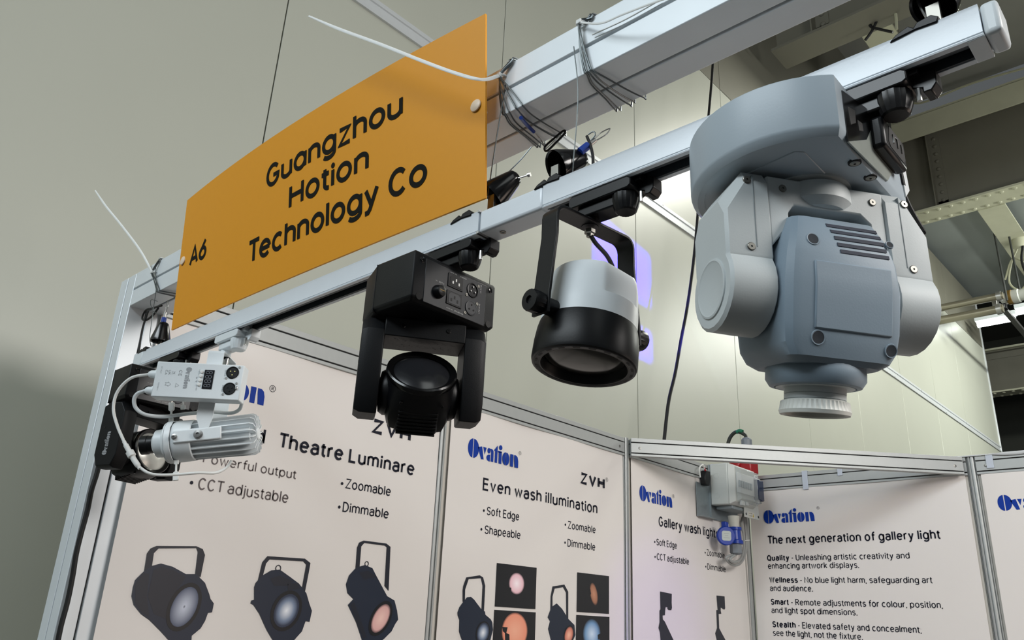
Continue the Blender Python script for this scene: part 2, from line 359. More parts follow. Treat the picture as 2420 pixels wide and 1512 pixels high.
lb = thing('roof_beam', (q.x, 5.6, 4.4), 'short cream roof beam with cables, seen above the track near its right end', 'beam')
obj('bottom_flange', MB().box(q.x-.13, q.x+.13, 5.1, 6.4, 4.40, 4.425), CREAMST, lb)
obj('web', MB().box(q.x-.01, q.x+.01, 5.1, 6.4, 4.425, 5.2), OLIVE, lb)
def at3(px, py, ax, v): return at(px, py, ax, v)
tag(obj('roof_cable', MB().tube([at(x, y, 1, 5.0) for x, y in ((2075, -12), (2078, 30), (2062, 70), (2045, 95))], .012, 6, 5), RUBBER), 'black cable looping down from the short cream roof beam', 'cable')
tag(obj('roof_cable', MB().tube([at(x, y, 1, 5.0) for x, y in ((2048, -8), (2058, 12), (2072, 27))], .01, 6, 4), RUBBER), 'short black cable crossing the cream roof beam', 'cable')
tag(obj('roof_cable', MB().tube([at(x, y, 1, 5.0) for x, y in ((2051, 40), (2058, 62), (2075, 68), (2110, 76))], .012, 6, 5), RUBBER), 'black cable clipped along the end of the cream roof beam', 'cable')
tag(obj('roof_cable', MB().tube([at(x, y, 1, 5.0) for x, y in ((2095, 10), (2115, 28), (2119, 70))], .012, 6, 5), mat('cream_cable', (170, 170, 145), .6)), 'cream cable running down the short roof beam', 'cable')
tag(obj('roof_conduit', MB().tube([at(x, y, 1, 8.55) for x, y in ((2142, 200), (2146, 236), (2165, 244), (2200, 236), (2300, 196), (2440, 156))], .014, 6, 5), mat('cream_cable', (170, 170, 145), .6)), 'cream conduit running along the top flange of the riveted girder', 'conduit')
# pipes, rods, tray, tube lamps
PIPE = mat('steel_pipe', (150, 145, 128), .3, .7, .06, 3)
for (y1, r, lab) in ((712, .045, 'upper of two steel pipes under the blue grey ceiling'), (742, .05, 'lower of two steel pipes, just above the tube light')):
    a = at(2300, y1, 1, 9.6)
    pp = thing('steel_pipe', a, lab, 'pipe')
    obj('pipe_run', MB().cyl((XW, 9.6, a.z), (a.x+.32, 9.6, a.z), r, 16), PIPE, pp)
    obj('pipe_collar', MB().lathe([(r, 0), (r+.015, 0), (r+.015, .05), (r, .05)], (a.x+.25, 9.6, a.z), (1, 0, 0), 16), STEEL, pp)
for (x, y0, y1, yy, lab) in ((2341, 505, 712, 9.78, 'left threaded rod hanging from the riveted girder'), (2378, 524, 684, 9.9, 'right threaded rod hanging from the pale roof beam')):
    a = at(x, y0, 1, yy); b = at(x+28, y1, 1, yy)
    tag(obj('threaded_rod', MB().cyl((a.x, yy, 4.1), (a.x, yy, b.z), .012, 8), mat('dark_rod', (70, 72, 70), .5, .6)), lab, 'rod')
a = at(2368, 716, 1, 9.78)
tr = thing('cable_tray', a, 'perforated steel channel with clamps hanging on two rods', 'channel')
obj('channel', MB().prism([(a.x-.03, a.z-.08), (a.x+.03, a.z-.08), (a.x+.03, a.z-.04), (a.x+.022, a.z-.04), (a.x+.022, a.z-.072), (a.x-.022, a.z-.072), (a.x-.022, a.z-.04), (a.x-.03, a.z-.04)], 1, 9.72, 12), STEEL, tr)
obj('clamp', MB().box(a.x-.045, a.x+.045, 9.74, 9.82, a.z-.09, a.z-.02), BLACK, tr, bevel=.004)
obj('bracket', MB().box(a.x-.09, a.x-.04, 9.70, 9.85, a.z-.1, a.z+.10), STEEL, tr, bevel=.004)
b = at(2400, 700, 1, 9.9)
pj = thing('pipe_joint', b, 'clear plastic and steel pipe joint beside the hanging rods at the right edge', 'pipe')
obj('joint_body', MB().lathe([(.03, -.16), (.07, -.15), (.07, -.05), (.085, -.04), (.085, .04), (.07, .05), (.07, .2)], b, (1, -.1, 0), 16, True, True), mat('pale_plastic', (190, 192, 185), .3), pj)
obj('joint_collar', MB().lathe([(.075, 0), (.09, 0), (.09, .05), (.075, .05)], b+Vector((-.08, 0, 0)), (1, -.1, 0), 16), mat('brass', (150, 118, 60), .35, .6), pj)
TUBE = mat('tube_glow', (250, 255, 250), .5, emis=7)
for (xa, ya, xb, yb, lab) in ((2310, 768, 2398, 742, 'lit fluorescent tube below the steel pipes at right'), (2404, 738, 2440, 727, 'lit fluorescent tube cut off by the right edge of the picture')):
    A = at(xa, ya, 1, 11.0); B = at(xb, yb, 1, 11.0); B.z = A.z
    tl = thing('tube_lamp', A, lab, 'lamp')
    obj('tube', MB().cyl(A, B, .038, 12), TUBE, tl)
    obj('lamp_housing', MB().box(A.x-.02, B.x+.02, 10.95, 11.07, A.z+.045, A.z+.10), WHITEC, tl, bevel=.004)
# ceiling rose
c = at(2412, 572, 2, 4.0)
tag(obj('junction_box', MB().lathe([(.10, .03), (.10, -.05), (.08, -.08), (.01, -.085)], c, (0, 0, 1), 20, True), CREAMST), 'round cream junction box under the pale roof beam', 'box')
tag(obj('looped_cable', MB().tube([c+Vector(p) for p in ((-.05, 0, -.08), (-.14, 0, -.25), (-.2, 0, -.5), (-.1, 0, -.62), (0, 0, -.5), (0, 0, -.3), (-.12, .0, -.2), (-.24, 0, -.45))], .012, 6, 5), mat('cream_cable', (170, 170, 145), .6)), 'cream cable coiled below the round junction box', 'cable')
tag(obj('looped_cable', MB().tube([c+Vector(p) for p in ((.02, -.05, -.08), (-.02, -.05, -.3), (.03, -.05, -.62), (.05, -.05, -1.0))], .016, 6, 5), RUBBER), 'thick black cable dropping from the round junction box', 'cable')
# ================================================================ the booth frame
HR0, HR1 = -.055, .018
def octpost(name, x, y, label, z1=.022):
    """slotted octagonal extrusion"""
    r = .0205; pts = []
    for k in range(8):
        a0 = R(22.5+45*k-45); a1 = R(22.5+45*k)
        p = Vector((math.cos(a0), math.sin(a0)))*r; q = Vector((math.cos(a1), math.sin(a1)))*r
        n = ((p+q)/2).normalized(); t = (q-p).normalized(); c = (p+q)/2
        pts += [c-t*.0058, c-t*.0025, c-t*.0025-n*.006, c+t*.0025-n*.006, c+t*.0025, c+t*.0058]
    th = thing(name, (x, y, -Z0), label, 'post', None)
    obj('extrusion', MB().prism([(x+p.x, y+p.y) for p in pts], 2, -Z0, z1), ALU, th)
    obj('slot_shadow_core', MB().cyl((x, y, -Z0+.01), (x, y, z1-.012), .0128, 16), DARK, th).name = 'slot_shade_core'  # dark core stands in for the shade inside the slots
    return th
octpost('booth_post', -.018, 1.0, 'slotted aluminium post between the first and second posters')
octpost('booth_post', -.018, 2.0, 'slotted aluminium post right of the Even wash poster')
octpost('booth_post', -.014, 3.014, 'slotted aluminium corner post behind the distribution box')
octpost('booth_post', 1.0, 3.018, 'slotted aluminium post at the right end of the diagonal rail')
def rail(p, q, label, side=1, screws=True, zoff=0, th=.026, margin=.02):
    """flat slotted rail from p to q (plan points); its face lies to the right of p->q * side"""
    p = Vector(p+(0,)); q = Vector(q+(0,)); d = (q-p).normalized(); n = Vector((d.y, -d.x, 0))*side
    p += d*margin; q -= d*margin
    prof = [(0, HR1), (0, .0022), (-.006, .0022), (-.006, -.0022), (0, -.0022), (0, -.0408), (-.006, -.0408), (-.006, -.0452), (0, -.0452), (0, HR0+.001), (-.0015, HR0), (-th, HR0), (-th, HR1)]
    rg = [[a+n*u+Vector((0, 0, z+zoff)) for u, z in prof] for a in (p, q)]
    t = thing('booth_rail', (p+q)/2+Vector((0, 0, HR0)), label, 'rail')
    obj('extrusion', MB().loft(rg), ALU, t, bevel=.0006, seg=1)
    for z in (0, -.043):
        a = p-n*.0052; b = q-n*.0052
        mb = MB().add([a+Vector((0, 0, z-.0022)), b+Vector((0, 0, z-.0022)), b+Vector((0, 0, z+.0022)), a+Vector((0, 0, z+.0022))], [(0, 1, 2, 3)])
        mb2 = MB(); o_ = [v-n*.0006 for v in mb.v]
        mb2.add(list(mb.v)+o_, [(0, 1, 2, 3), (7, 6, 5, 4), (0, 4, 5, 1), (1, 5, 6, 2), (2, 6, 7, 3), (3, 7, 4, 0)])
        obj('slot_lining', mb2, DARK, t, smooth=0)
    if screws:
        for s in (p+d*.035, q-d*.035):
            c = s+Vector((0, 0, -.022))
            obj('lock_screw', MB().lathe([(.0055, -.001), (.0055, .0008), (.003, .0012), (.003, -.001), (.0005, -.001)], c, n, 12), SCREWM, t)
    return t
rail((0, .06), (0, 1.0), 'top rail above the first poster, behind the hanging white lamp', margin=.018)
rail((0, 1.0), (0, 2.0), 'top rail above the Even wash poster', margin=.018)
rail((0, 2.0), (0, 3.0), 'top rail above the Gallery wash poster, leading to the distribution box', margin=.018)
rail((0, 3.0), (1.0, 3.0), 'back top rail above the next generation poster', margin=.018)
rail((1.0, 3.0), (2.0, 3.0), 'back top rail right of the end post, under the clear sheet', margin=.018)
rail((.014, 1.986), (.986, 2.986), 'diagonal rail in front of the distribution box', 1, True, margin=.012)
# panels and posters
def panel(x0, x1, y0, y1, label):
    return tag(obj('wall_board', MB().box(x0, x1, y0, y1, -Z0+.02, HR0+.01), PANELM), label, 'panel')
panel(-.018, -.012, .09, .98, 'white wall board behind the first poster')
panel(-.018, -.012, 1.02, 1.98, 'white wall board behind the Even wash poster')
panel(-.018, -.012, 2.02, 2.995, 'white wall board behind the Gallery wash poster')
panel(.02, .98, 3.012, 3.018, 'white wall board behind the next generation poster')
panel(1.02, 1.98, 3.012, 3.018, 'white wall board behind the far right poster')
XP = -.001; YP = 3.001
def sideplane(x=XP+.0006): return lambda y, z: Vector((x, y, z))
def backplane(y=YP-.0006): return lambda x, z: Vector((x, y, z))
def poster_mesh(side, a0, a1, z0, z1):
    """thin vinyl sheet with soft waviness"""
    mb = MB(); nx, nz = 22, 30; rings = []
    rnd = random.Random(int(a0*100)+5); ph = [rnd.uniform(0, 6.28) for _ in range(4)]
    def off(u, v):
        e = math.exp(-((v-1)*9)**2)
        return .0009*math.sin(3.1*u*PI+ph[0])*math.sin(v*5+ph[1])+.0050*e*math.sin(2*PI*u+ph[2])**2+.0035*math.exp(-((u)*16)**2)*0
    vs = []; fs = []
    for layer in (0, 1):
        for i in range(nx+1):
            for k in range(nz+1):
                u = i/nx; v = k/nz; a = a0+(a1-a0)*u; z = z0+(z1-z0)*v; h = -abs(off(u, v))-layer*.0005
                vs.append((XP+h, a, z) if side == 'x' else (a, YP-h, z))
    N = (nx+1)*(nz+1)
    for i in range(nx):
        for k in range(nz):
            q = i*(nz+1)+k; f = (q, q+nz+1, q+nz+2, q+1)
            fs.append(f); fs.append(tuple(N+j for j in f[::-1]))
    mb.add(vs, fs); return mb
def bullets(mb, fn, items):
    for x, z, text, xe, bold in items:
        ribbon(mb, [(x-.0005, z), (x+.0005, z)], .009, fn)
ZT, ZL, ZB1, ZB2 = -.3055, -.2095, -.3765, -.4395
def lettering(parent, m, fn, items):
    for text, x0, x1, z, cap, wgt in items:
        mb = MB(); write(mb, text, fn, x0, x1, z, cap, wgt); obj('lettering', mb, m, parent, smooth=0)
def blt(parent, pts):
    for y, z in pts:
        obj('bullet', MB().add([fn(y+.0042*math.cos(PI*k/6), z+.0042*math.sin(PI*k/6)) for k in range(12)], [tuple(range(12))]), INKN, parent, smooth=0)
# ---- poster 1
ps = thing('poster', (XP, .54, -1.9), 'glossy poster with three large stage lamps, nearest the white post', 'poster')
obj('sheet', poster_mesh('x', .073, .985, -1.9, -.05), POSTERM, ps)
fn = sideplane()
lettering(ps, INKN, fn, [('Led', .300, .3905, ZT, .0405, .16), ('Theatre Luminare', .4289, .8935, ZT, .0405, .16)])
lettering(ps, mat('brown_ink', (84, 74, 74), .4), fn, [('P', .238, .2510, ZB1, .024, .13), ('owerful output', .2582, .4956, ZB1, .024, .125), ('CCT adjustable', .2367, .4821, ZB2, .028, .12)])
blt(ps, [(.224, ZB1+.011), (.220, ZB2+.013), (.6415, ZB1+.011), (.6415, ZB2+.011)])
lettering(ps, INKN, fn, [('Zoomable', .6533, .8123, ZB1, .027, .13), ('Dimmable', .6528, .8127, ZB2, .027, .13), ('ZVH', .7205, .870, -.2095, .0435, .24)])
mb = MB(); logo(mb, fn, .130, ZL, .0622); obj('logo', mb, BLUEINK, ps, smooth=0)
mb = MB(); rmark(mb, fn, .390, -.158, .0085); rmark(mb, fn, .885, -.172, .006); obj('registered_mark', mb, INKN, ps, smooth=0)
# ---- poster 2
p2 = thing('poster', (XP, 1.5, -1.9), 'Even wash illumination poster with dark square light photos', 'poster')
obj('sheet', poster_mesh('x', 1.03, 1.972, -1.9, -.05), POSTERM, p2)
lettering(p2, INKN, fn, [('Even wash illumination', 1.1848, 1.8023, ZT, .0407, .155), ('Soft Edge', 1.2102, 1.3662, ZB1-.004, .027, .13), ('Shapeable', 1.2050, 1.376, ZB2, .027, .13),
    ('Zoomable', 1.6264, 1.7912, ZB1-.001, .027, .13), ('Dimmable', 1.6264, 1.790, ZB2, .027, .13), ('ZVH', 1.6945, 1.8496, -.2085, .0437, .24)])
blt(p2, [(1.1965, ZB1+.008), (1.190, ZB2+.012), (1.6125, ZB1+.011), (1.6125, ZB2+.012)])
mb = MB(); logo(mb, fn, 1.1101, ZL, .062); obj('logo', mb, BLUEINK, p2, smooth=0)
mb = MB(); rmark(mb, fn, 1.358, -.155, .006); rmark(mb, fn, 1.862, -.168, .007); obj('registered_mark', mb, INKN, p2, smooth=0)
# ---- poster 3
p3 = thing('poster', (XP, 2.5, -1.9), 'Gallery wash lights poster under the distribution box', 'poster')
obj('sheet', poster_mesh('x', 2.03, 2.985, -1.9, -.05), POSTERM, p3)
lettering(p3, INKN, fn, [('Gallery wash lights', 2.2215, 2.7201, ZT+.002, .0416, .15), ('Soft Edge', 2.203, 2.358, ZB1-.004, .027, .13), ('CCT adjustable', 2.203, 2.452, ZB2+.002, .027, .13),
    ('Zoomable', 2.605, 2.7656, -.386, .027, .13), ('Dimmable', 2.605, 2.770, -.4455, .027, .13), ('ZVH', 2.6711, 2.826, -.2165, .0437, .24)])
blt(p3, [(2.190, ZB1+.008), (2.190, ZB2+.013), (2.592, -.375), (2.592, -.434)])
mb = MB(); logo(mb, fn, 2.0859, -.217, .063); obj('logo', mb, BLUEINK, p3, smooth=0)
mb = MB(); rmark(mb, fn, 2.342, -.165, .007); rmark(mb, fn, 2.838, -.178, .007); obj('registered_mark', mb, INKN, p3, smooth=0)
# ---- poster 4
p4 = thing('poster', (.5, YP, -1.9), 'back wall poster about the next generation of gallery light', 'poster')
obj('sheet', poster_mesh('y', .02, .972, -1.9, -.05), POSTERM, p4)
fb = backplane()
lettering(p4, INKN, fb, [('The next generation of gallery light', .0984, .8475, -.3035, .039, .155),
    ('Quality', .0907, .198, -.3785, .0268, .20), ('- Unleashing artistic creativity and', .208, .719, -.3785, .0268, .135), ('enhancing artwork displays.', .092, .508, -.4141, .0268, .135),
    ('Wellness', .0948, .230, -.476, .0268, .20), ('- No blue light harm, safeguarding art', .240, .7937, -.476, .0268, .135), ('and audience.', .0948, .296, -.512, .0268, .135),
    ('Smart', .0948, .180, -.571, .0268, .20), ('- Remote adjustments for colour, position,', .190, .820, -.571, .0268, .135), ('and light spot dimensions.', .0948, .480, -.607, .0268, .135),
    ('Stealth', .0948, .204, -.667, .0268, .20), ('- Elevated safety and concealment;', .214, .728, -.667, .0268, .135), ('see the light, not the fixture.', .0948, .492, -.703, .0268, .135)])
mb = MB(); logo(mb, fb, .0891, -.2095, .0626); obj('logo', mb, BLUEINK, p4, smooth=0)
mb = MB(); rmark(mb, fb, .352, -.150, .006); obj('registered_mark', mb, INKN, p4, smooth=0)
# ---- poster 5
p5 = thing('poster', (1.5, YP, -1.9), 'poster with a blue logo at the right edge of the picture', 'poster')
obj('sheet', poster_mesh('y', 1.03, 1.97, -1.9, -.05), POSTERM, p5)
mb = MB(); logo(mb, fb, 1.075, -.2035, .0615); obj('logo', mb, BLUEINK, p5, smooth=0)
# ---- printed pictures: flat, in the plane of the sheets
P1a = mat('print_black', (26, 30, 42), .4); P1b = mat('print_navy', (24, 34, 52), .4); P1c = mat('print_dark', (14, 16, 22), .4)
P1d = mat('print_steel_blue', (62, 78, 100), .4)
def glow(name, core, edge, bg, size=.9, sharp=.25):
    if name in MATS: return MATS[name]
    m = bpy.data.materials.new(name); m.use_nodes = True; nt = m.node_tree; b = nt.nodes['Principled BSDF']
    uv = nt.nodes.new('ShaderNodeTexCoord'); mp = nt.nodes.new('ShaderNodeMapping'); g = nt.nodes.new('ShaderNodeTexGradient'); g.gradient_type = 'SPHERICAL'
    mp.inputs['Location'].default_value = (-1, -1, 0); mp.inputs['Scale'].default_value = (2, 2, 0)
    r = nt.nodes.new('ShaderNodeValToRGB'); e = r.color_ramp.elements
    e[0].position = 1-size-sharp*.5 if 1-size-sharp*.5 > 0 else 0; e[0].color = srgb(bg)+(1,); e[1].position = 1; e[1].color = srgb(core)+(1,)
    x = e.new(1-size+sharp*.5); x.color = srgb(edge)+(1,)
    nt.links.new(uv.outputs['UV'], mp.inputs['Vector']); nt.links.new(mp.outputs['Vector'], g.inputs['Vector'])
    nt.links.new(g.outputs['Fac'], r.inputs['Fac']); nt.links.new(r.outputs['Color'], b.inputs['Base Color'])
    b.inputs['Roughness'].default_value = .35; MATS[name] = m; return m
def printed(parent, name, polys, m, lift=.0009):
    for pl in polys: obj(name, MB().add([at(x, y, 0, XP+lift) for x, y in pl], [tuple(range(len(pl)))]), m, parent, smooth=0)
def disc_uv(parent, name, cy, cz, ry, rz, rot, m, lift, n=28, uvs=1, square=None):
    mb = MB(); vs = []; uv = []
    if square:
        vs = [Vector((XP+lift, y, z)) for y, z in square]; uv = [(0, 1), (1, 1), (1, 0), (0, 0)]
        mb.add(vs, [(0, 1, 2, 3)])
    else:
        for k in range(n):
            a = 2*PI*k/n; u, v = math.cos(a)*ry, math.sin(a)*rz
            vs.append(Vector((XP+lift, cy+u*math.cos(rot)-v*math.sin(rot), cz+u*math.sin(rot)+v*math.cos(rot)))); uv.append((.5+.5*math.cos(a), .5+.5*math.sin(a)))
        mb.add(vs, [tuple(range(n))])
    mb.uv = uv; return obj(name, mb, m, parent, smooth=0)
def zc(o, k): return lambda pts: [(o[0]+x/k, o[1]+y/k) for x, y in pts]
za = zc((200, 1200), 2.881)
LENSW = glow('print_lens_white', (235, 238, 245), (120, 135, 160), (40, 50, 72), .75, .3)
LENSD = glow('print_lens_dark_core', (70, 75, 95), (190, 196, 212), (60, 72, 98), .55, .9)
LENSP = glow('print_lens_pink', (240, 200, 190), (220, 172, 168), (70, 50, 56), .9, .2)
BOT = 930
printed(ps, 'printed_yoke', [za([(400, 470), (425, 310), (450, 275), (490, 258), (760, 260), (805, 280), (820, 320), (790, 470), (752, 460), (772, 300), (762, 273), (505, 275), (472, 308), (458, 400), (450, 470)]),
    za([(1155, 600), (1210, 370), (1245, 328), (1500, 345), (1538, 375), (1530, 420), (1500, 575), (1478, 560), (1510, 385), (1490, 363), (1260, 350), (1236, 378), (1212, 470), (1180, 600)]),
    za([(1840, 480), (1855, 270), (1870, 235), (1900, 222), (2055, 242), (2083, 265), (2070, 565), (2043, 530), (2058, 268), (2045, 256), (1905, 238), (1884, 262), (1866, 480)])], P1a, .0010)
printed(ps, 'printed_lamp', [za([(330, 540), (345, 490), (400, 435), (455, 395), (520, 378), (600, 400), (690, 450), (760, 450), (820, 510), (850, 590), (858, 620), (880, 650), (868, 710), (840, 715), (820, 770), (790, 820), (730, 870), (725, BOT), (600, BOT), (520, 840), (440, 760), (385, 722), (335, 660), (320, 600)]),
    za([(1155, 540), (1165, 510), (1210, 460), (1270, 425), (1330, 420), (1400, 470), (1460, 515), (1510, 580), (1530, 650), (1548, 700), (1532, 775), (1505, 770), (1480, 840), (1400, BOT), (1300, BOT), (1240, 830), (1190, 720), (1150, 660), (1130, 650), (1135, 630), (1155, 625)]),
    za([(1780, 520), (1800, 460), (1850, 405), (1910, 388), (1960, 410), (1980, 450), (2060, 600), (2110, 630), (2128, 700), (2135, 760), (2115, 790), (2090, 840), (2040, 890), (1990, BOT), (1900, BOT), (1850, 780), (1793, 660), (1830, 620), (1790, 580)])], P1b, .0012)
printed(ps, 'printed_shade', [za([(470, 420), (520, 398), (600, 420), (690, 470), (600, 600), (560, 760), (470, 720), (430, 600)]), za([(345, 520), (400, 440), (440, 450), (425, 600), (440, 740), (390, 712), (345, 650)]),
    za([(1265, 480), (1330, 460), (1420, 500), (1380, 530), (1290, 530)]), za([(1380, 515), (1455, 512), (1465, 550), (1385, 560)]), za([(1870, 440), (1930, 425), (1990, 470), (1900, 490)]),
    za([(1810, 660), (1835, 640), (1880, 760), (1920, 880), (1900, 890), (1850, 780)])], P1a, .0014)
for cx, cy, rr in ((1319, 410, 13), (1921, 380, 11)):
    mb = MB(); c = at(200+cx/2.881, 1200+cy/2.881, 0, XP+.0011); r_ = rr/2.881/900
    ribbon(mb, arc(c.y, c.z, r_*1.4, r_*1.4, 0, 360, 16), .0022, sideplane(XP+.0011)); obj('printed_ring', mb, P1a, ps, smooth=0)
def lens(parent, o, k, a, b, hw, m, ring=1.28):
    A = at(o[0]+a[0]/k, o[1]+a[1]/k, 0, XP); B = at(o[0]+b[0]/k, o[1]+b[1]/k, 0, XP); c = (A+B)/2; d = A-B; h = Vector((d.y, d.z)).length/2
    w = abs(at(o[0]+(a[0]+b[0]+2*hw)/2/k, o[1]+(a[1]+b[1])/2/k, 0, XP).y-c.y)
    rot = math.atan2(d.z, d.y)-PI/2
    disc_uv(parent, 'printed_lens_rim', c.y, c.z, w*ring, h*(ring*.95), rot, P1c, .0016)
    disc_uv(parent, 'printed_lens', c.y, c.z, w, h, rot, m, .0018)
lens(ps, (200, 1200), 2.881, (738, 542), (612, 806), 84, LENSD)
lens(ps, (200, 1200), 2.881, (1432, 598), (1310, 802), 78, LENSW)
lens(ps, (200, 1200), 2.881, (2068, 662), (1958, 842), 50, LENSP)
zb = zc((980, 1240), 5.56)
printed(p2, 'printed_yoke', [zb([(632, 1010), (632, 860), (640, 800), (680, 690), (855, 662), (900, 690), (928, 800), (910, 1150), (878, 1120), (893, 800), (870, 700), (710, 712), (664, 850), (660, 1000)])], P1a, .0010)
printed(p2, 'printed_lamp', [zb([(565, 1150), (590, 1080), (640, 1010), (690, 950), (740, 945), (780, 980), (870, 1100), (925, 1140), (930, 1180), (1000, 1240), (1020, 1280), (1030, 1380), (1010, 1450), (985, 1560), (640, 1560), (585, 1400), (590, 1250), (568, 1190)])], P1b, .0012)
zd = zc((1040, 960), 2.739)
printed(p2, 'printed_yoke', [zd([(714, 1330), (716, 1230), (728, 1165), (805, 1153), (830, 1200), (830, 1375), (818, 1360), (816, 1205), (796, 1170), (742, 1180), (728, 1232), (728, 1320)])], P1a, .0010)
printed(p2, 'printed_lamp', [zd([(697, 1365), (720, 1300), (755, 1275), (790, 1310), (830, 1375), (870, 1415), (876, 1480), (850, 1540), (725, 1540), (700, 1440), (712, 1390)])], P1b, .0012)
lens(p2, (980, 1240), 5.56, (945, 1300), (840, 1535), 76, LENSW, 1.2)
lens(p2, (1040, 960), 2.739, (850, 1430), (812, 1530), 26, glow('print_lens_salmon', (250, 190, 165), (205, 120, 100), (60, 45, 50), .9, .2), 1.2)
def photo(y0, y1, z0, z1, nm, cy, cz, ry, rz, g, rot=0):
    disc_uv(p2, 'printed_photo', 0, 0, 0, 0, 0, P1c, .0010, square=[(y0, z1), (y1, z1), (y1, z0), (y0, z0)])
    mb = MB()
    disc_uv(p2, 'printed_beam', cy, cz, ry, rz, rot, g, .0012)
BGc = (14, 16, 22)
photo(1.268, 1.463, -.6543, -.5235, 'a', 1.366, -.580, .038, .034, glow('glow_white', (255, 240, 245), (235, 190, 200), BGc, .93, .25))
photo(1.684, 1.875, -.6540, -.5222, 'b', 1.782, -.590, .022, .040, glow('glow_brown', (196, 140, 110), (160, 108, 82), BGc, .9, .3), .35)
photo(1.2667, 1.4655, -.79, -.6640, 'c', 1.366, -.724, .062, .056, glow('glow_salmon', (246, 178, 150), (236, 150, 122), BGc, .95, .15))
photo(1.6823, 1.8777, -.79, -.6640, 'd', 1.772, -.724, .052, .050, glow('glow_blue', (210, 228, 245), (110, 150, 190), BGc, .9, .35))
printed(p2, 'printed_silhouette', [zb([(1150, 1340), (1222, 1345), (1205, 1420), (1245, 1440), (1248, 1560), (1190, 1560), (1185, 1420), (1160, 1400)]), zb([(1235, 820), (1270, 825), (1268, 880), (1235, 860)]),
    zd([(965, 1185), (972, 1180), (978, 1215), (970, 1222)]), zd([(1020, 1478), (1040, 1470), (1042, 1500), (1022, 1510)])], P1c, .0014)
ze = zc((1480, 1360), 7.5625)
printed(p3, 'printed_lamp', [ze([(608, 282), (815, 325), (812, 480), (818, 575), (805, 618), (760, 615), (738, 590), (740, 565), (705, 560), (697, 620), (692, 708), (650, 712), (655, 780), (690, 820), (850, 1160), (850, 1400), (640, 1400), (605, 1010), (580, 930), (600, 830), (598, 625), (615, 600)]),
    ze([(1615, 355), (1758, 370), (1768, 580), (1760, 603), (1735, 600), (1715, 580), (1690, 570), (1688, 625), (1700, 680), (1652, 685), (1662, 940), (1780, 1160), (1800, 1400), (1680, 1400), (1610, 1110), (1592, 1030), (1625, 935), (1612, 615), (1636, 612)])], P1a, .0012)
# clear hooks over the back rail and the clear sheet
CLEAR = mat('translucent_clip_plastic', (206, 214, 226), .3, 0, .03, alpha=.75)
for (px, py, wid, lab) in ((1901, 1133, .026, 'left clear plastic hook over the back rail'), (1983, 1112, .022, 'clear plastic hook under the diagonal rail'), (2338, 1092, .026, 'clear plastic hook with screw right of the end post')):
    c = at(px, py, 1, 2.99)
    z0 = -.062 if px < 1950 else (-.012 if px < 2000 else -.032)
    hk = tag(obj('rail_hook', MB().prism([(3.0, z0), (2.998, z0), (2.998, .0205), (3.028, .0205), (3.028, 0), (3.030, 0), (3.030, .0225), (2.996, .0225), (2.996, z0-.002), (3.0, z0-.002)], 0, c.x-wid/2, c.x+wid/2), CLEAR, bevel=.0005), lab, 'hook')
vs = []; fs = []
for i in range(26):
    x = .90+i*.045; w_ = .004*math.sin(i*1.3)+.003*math.sin(i*2.9); h = .021 if x > 1 else .021
    for (yy, zz) in ((2.994, .010+w_*.6 if x > 1.1 else .019), (2.994, h+.003+w_*.4), (3.02, h+.006-w_*.4), (3.04, h+.004)):
        vs.append((x, yy, zz))
for i in range(25):
    for k in range(3): q = i*4+k; fs.append((q, q+4, q+5, q+1))
sh = obj('plastic_sheet', MB().add(vs, fs), mat('white_film', (226, 230, 232), .25, alpha=.85)); sh.modifiers.new('solid', 'SOLIDIFY').thickness = .0006
tag(sh, 'crumpled clear sheet lying on the back rail at the right end', 'sheet')
# ---- fascia post and beam
fp = thing('fascia_post', (-.058, .042, -Z0), 'square white fascia post at the left, with two faces split by a groove', 'post')
GW = .0022
def sq_profile(x0, x1, y0, y1, gd=.008):
    cx, cy = (x0+x1)/2, (y0+y1)/2; g = GW
    return [(x0, y0), (cx-g, y0), (cx-g, y0+gd), (cx+g, y0+gd), (cx+g, y0), (x1, y0), (x1, cy-g), (x1-gd, cy-g), (x1-gd, cy+g), (x1, cy+g), (x1, y1), (cx+g, y1), (cx+g, y1-gd), (cx-g, y1-gd), (cx-g, y1), (x0, y1), (x0, cy+g), (x0+gd, cy+g), (x0+gd, cy-g), (x0, cy-g)]
obj('extrusion', MB().prism(sq_profile(-.1, -.016, 0, .084), 2, -Z0, .034), BEAMM, fp, bevel=.0015)
def grv(parent, a, b, n, w=GW):
    """dark lining at the bottom of a groove between a and b, facing n"""
    a = Vector(a); b = Vector(b); n = Vector(n); d = (b-a).normalized(); t = d.cross(n)*w; e = n*.0006
    mb = MB().add([a-t, b-t, b+t, a+t, a-t-e, b-t-e, b+t-e, a+t-e], [(0, 1, 2, 3), (7, 6, 5, 4), (0, 4, 5, 1), (1, 5, 6, 2), (2, 6, 7, 3), (3, 7, 4, 0)])
    return obj('groove_lining', mb, DARK, parent, smooth=0)
grv(fp, (-.058, .0070, -Z0), (-.058, .0070, .03), (0, -1, 0)); grv(fp, (-.023, .042, -Z0), (-.023, .042, .03), (1, 0, 0))
BX1 = 2.75
bm = thing('fascia_beam', (1.2, .042, -.05), 'long white fascia beam crossing above the sign, with dark centre groove', 'beam')
pr = [(y, z) for y, z in sq_profile(0, .084, -.05, .034)]
obj('extrusion', MB().prism(pr, 0, -.0155, BX1), BEAMM, bm, bevel=.0015)
grv(bm, (-.0155, .0070, -.008), (BX1, .0070, -.008), (0, -1, 0)); grv(bm, (-.0155, .042, -.043), (BX1, .042, -.043), (0, 0, -1))
